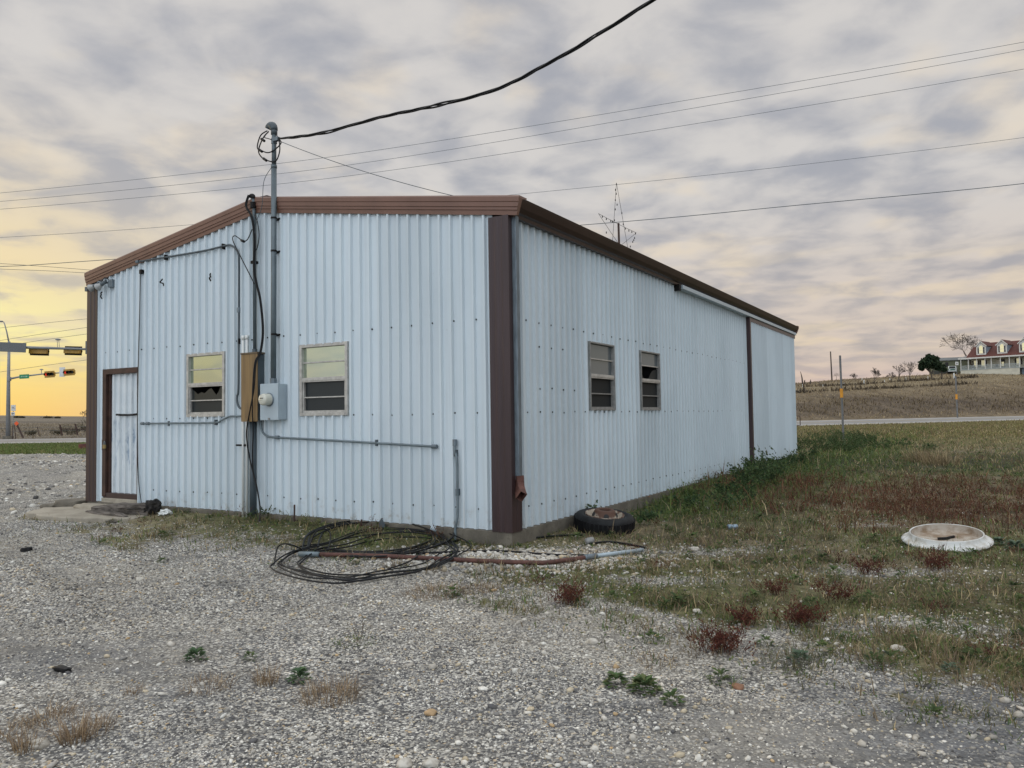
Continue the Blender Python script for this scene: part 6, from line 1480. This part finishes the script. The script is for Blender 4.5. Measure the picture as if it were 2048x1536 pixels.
for i, s_ in enumerate((4.28, 8.6, 13.0, 17.3)):
    fd = .75; zb, ze, zp = slope(fd)+.02, 5.45, 6.42; w = 1.0
    m = MB(); m.add([(s_-w, fd, zb), (s_+w, fd, zb), (s_+w, fd, ze), (s_, fd, zp), (s_-w, fd, ze)], [(0, 1, 2, 3, 4)]); bk = RD*(ze-EH)/(RH-EH)
    for sg in (-1, 1): m.add([(s_+sg*w, fd, zb), (s_+sg*w, fd, ze), (s_+sg*w, bk, ze)], [(0, 1, 2)])
    dm = m.build('dormer', BLUE if False else WHITE, fh)
    m = MB()
    for sg in (-1, 1): m.add([(s_, fd-.22, zp+.14), (s_+sg*(w+.22), fd-.22, ze-.07), (s_+sg*(w+.22), bk+.2, ze-.07), (s_, RD-.1, zp+.14)], [(0, 1, 2, 3)])
    rf = m.build('dormer_roof', ROOF, dm); so_ = rf.modifiers.new('s', 'SOLIDIFY'); so_.thickness = .12
    m = MB()
    for sg in (-1, 1): m.prism([(s_, fd-.30, zp+.12), (s_+sg*(w+.24), fd-.30, ze-.09), (s_+sg*(w+.24), fd-.30, ze-.30), (s_, fd-.30, zp-.12)], (0, .06, 0))
    m.build('gable_trim', WHITE, dm)
    for sg in (-1, 1):
        m = MB(); m.add([(s_+sg*(w+.012), fd+.02, zb+.1), (s_+sg*(w+.012), fd+.02, ze-.22), (s_+sg*(w+.012), bk-.5, ze-.22)], [(0, 1, 2)]); m.build('dormer_side_shade', BLUE, dm)  # shade on the white dormer sides, put into a blue grey sheet
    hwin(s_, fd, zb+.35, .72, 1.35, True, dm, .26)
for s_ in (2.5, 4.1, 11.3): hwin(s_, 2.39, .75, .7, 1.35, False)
m = MB(); m.bb(7.7, 8.6, 2.34, 2.42, .0, 2.1); dd_ = m.build('door', SHUT, fh); m = MB(); m.bb(7.9, 8.4, 2.30, 2.345, .5, 1.5); m.build('pane', glow.m, dd_)
m = MB(); m.bb(6.9, 7.6, 2.30, 2.42, .0, 2.0); m.build('door', simple('cream_door', (.5, .47, .38)), fh)
# porch chairs and pots: dark shapes on the deck
for s_, lab in ((2.3, 'dark porch chair at the left end of the farmhouse porch'), (7.25, 'dark porch chair in the middle of the farmhouse porch')):
    p_ = HO+HE*s_+HB*1.0; m = MB(); m.bb(-.3, .3, -.3, .3, .36, .44); m.bb(-.3, .3, .24, .30, .44, 1.05)
    for a in (-1, 1):
        for b in (-1, 1): m.bb(a*.26-.03, a*.26+.03, b*.26-.03, b*.26+.03, 0, .36)
        m.bb(a*.28-.04, a*.28+.04, -.28, .26, .60, .65)
    o = m.build('porch_chair', SHUT, None, loc=p_, rz=hz_); tag(o, lab, 'chair', 'porch chairs')
# low house behind
p_ = aty(1889, 741, 192.); t = thing('low_house', p_, 'low olive house with a flat grey roof behind the white farmhouse', 'house', rz=math.radians(-20))
m = MB(); m.bb(-2.8, 9, 0, 4, -3., 2.5); m.build('wall', simple('olive_siding', (.15, .16, .10), .8), t)
m = MB(); m.prism([(-3.2, -.4, 2.5), (-3.2, 2., 3.3), (-3.2, 4.4, 2.5), (-3.2, 4.4, 2.4), (-3.2, -.4, 2.4)], (12.6, 0, 0)); m.build('roof', simple('grey_roof', (.15, .16, .16), .8), t)
m = MB(); m.bb(.2, .9, -.06, .02, .9, 2.0); m.build('window', SHUT, t)
m = MB(); m.bb(-2.6, 1.6, -2.2, -.1, -3., -.1)
m.build('steps_deck', simple('dark_deck', (.06, .06, .05), .9), t)
# parked pickup
p_ = hit(1904, 755); p_ = aty(1905, 754, 187.); p_.z = Hs(p_.x, p_.y)
t = thing('pickup_truck', p_, 'white and green pickup truck parked at the left end of the farmhouse', 'pickup truck', rz=math.radians(62))
TW_ = simple('truck_white', (.6, .62, .6), .35, 0, .03, 1); TG_ = simple('truck_green', (.03, .10, .08), .35, 0, .05, 1)
m = MB(); m.prism([(-2.6, -.9, .45), (2.5, -.9, .45), (2.5, -.9, 1.0), (.6, -.9, 1.05), (.6, -.9, .98), (-2.6, -.9, 1.12)], (0, 1.8, 0)); bd = m.build('body', TG_, t, bev=.05)
m = MB(); m.prism([(-2.62, -.88, .98), (-1.0, -.88, 1.08), (-1.0, .88, 1.08), (-2.62, .88, .98)], (0, 0, .10)); m.build('hood', TW_, t, bev=.04)
m = MB(); m.prism([(-1.15, -.82, 1.12), (-.6, -.75, 1.78), (.7, -.75, 1.80), (.9, -.82, 1.08)], (0, 1.6, 0)); m.build('cab', TW_, t, bev=.05)
m = MB(); m.add([(-1.14, -.68, 1.2), (-1.14, .70, 1.2), (-.68, .62, 1.72), (-.68, -.60, 1.72)], [(0, 1, 2, 3)]); m.build('windshield', M['glassd'], t)
for x_ in (-1.7, 1.6):
    for y_ in (-.88, .88): m = MB(); m.lathe([(.0, -.11), (.26, -.11), (.36, -.09), (.36, .09), (.26, .11), (0, .11)], 16, (x_, y_, .36), Matrix.Rotation(PI/2, 3, 'X')); m.build('wheel', M['black'], t)
for y_ in (-.65, .65): m = MB(); m.bb(-2.66, -2.60, y_-.16, y_+.16, .72, .92); m.build('headlight', WHITE, t)
m = MB(); m.bb(-2.72, -2.58, -.92, .92, .42, .62); m.build('bumper', TW_, t)
# white board on a pole by the porch
p_ = aty(1913.5, 748, 181.5); p_.z = Hs(p_.x, p_.y); t = thing('white_board', p_, 'small white board on a pole beside the farmhouse porch', 'sign')
m = MB(); m.tube([Vector((0, 0, 0)), aty(1913.5, 732, 181.5)-p_], .05, 6); m.build('post', STEEL, t)
c = aty(1913.7, 727, 181.4)-p_; m = MB(); m.box(c, (.72, .06, .80)); b_ = m.build('board', WHITE, t); m = MB(); m.box(c-Vector((0, .045, 0)), (.2, .03, .3)); m.build('dark_mark', SHUT, b_)
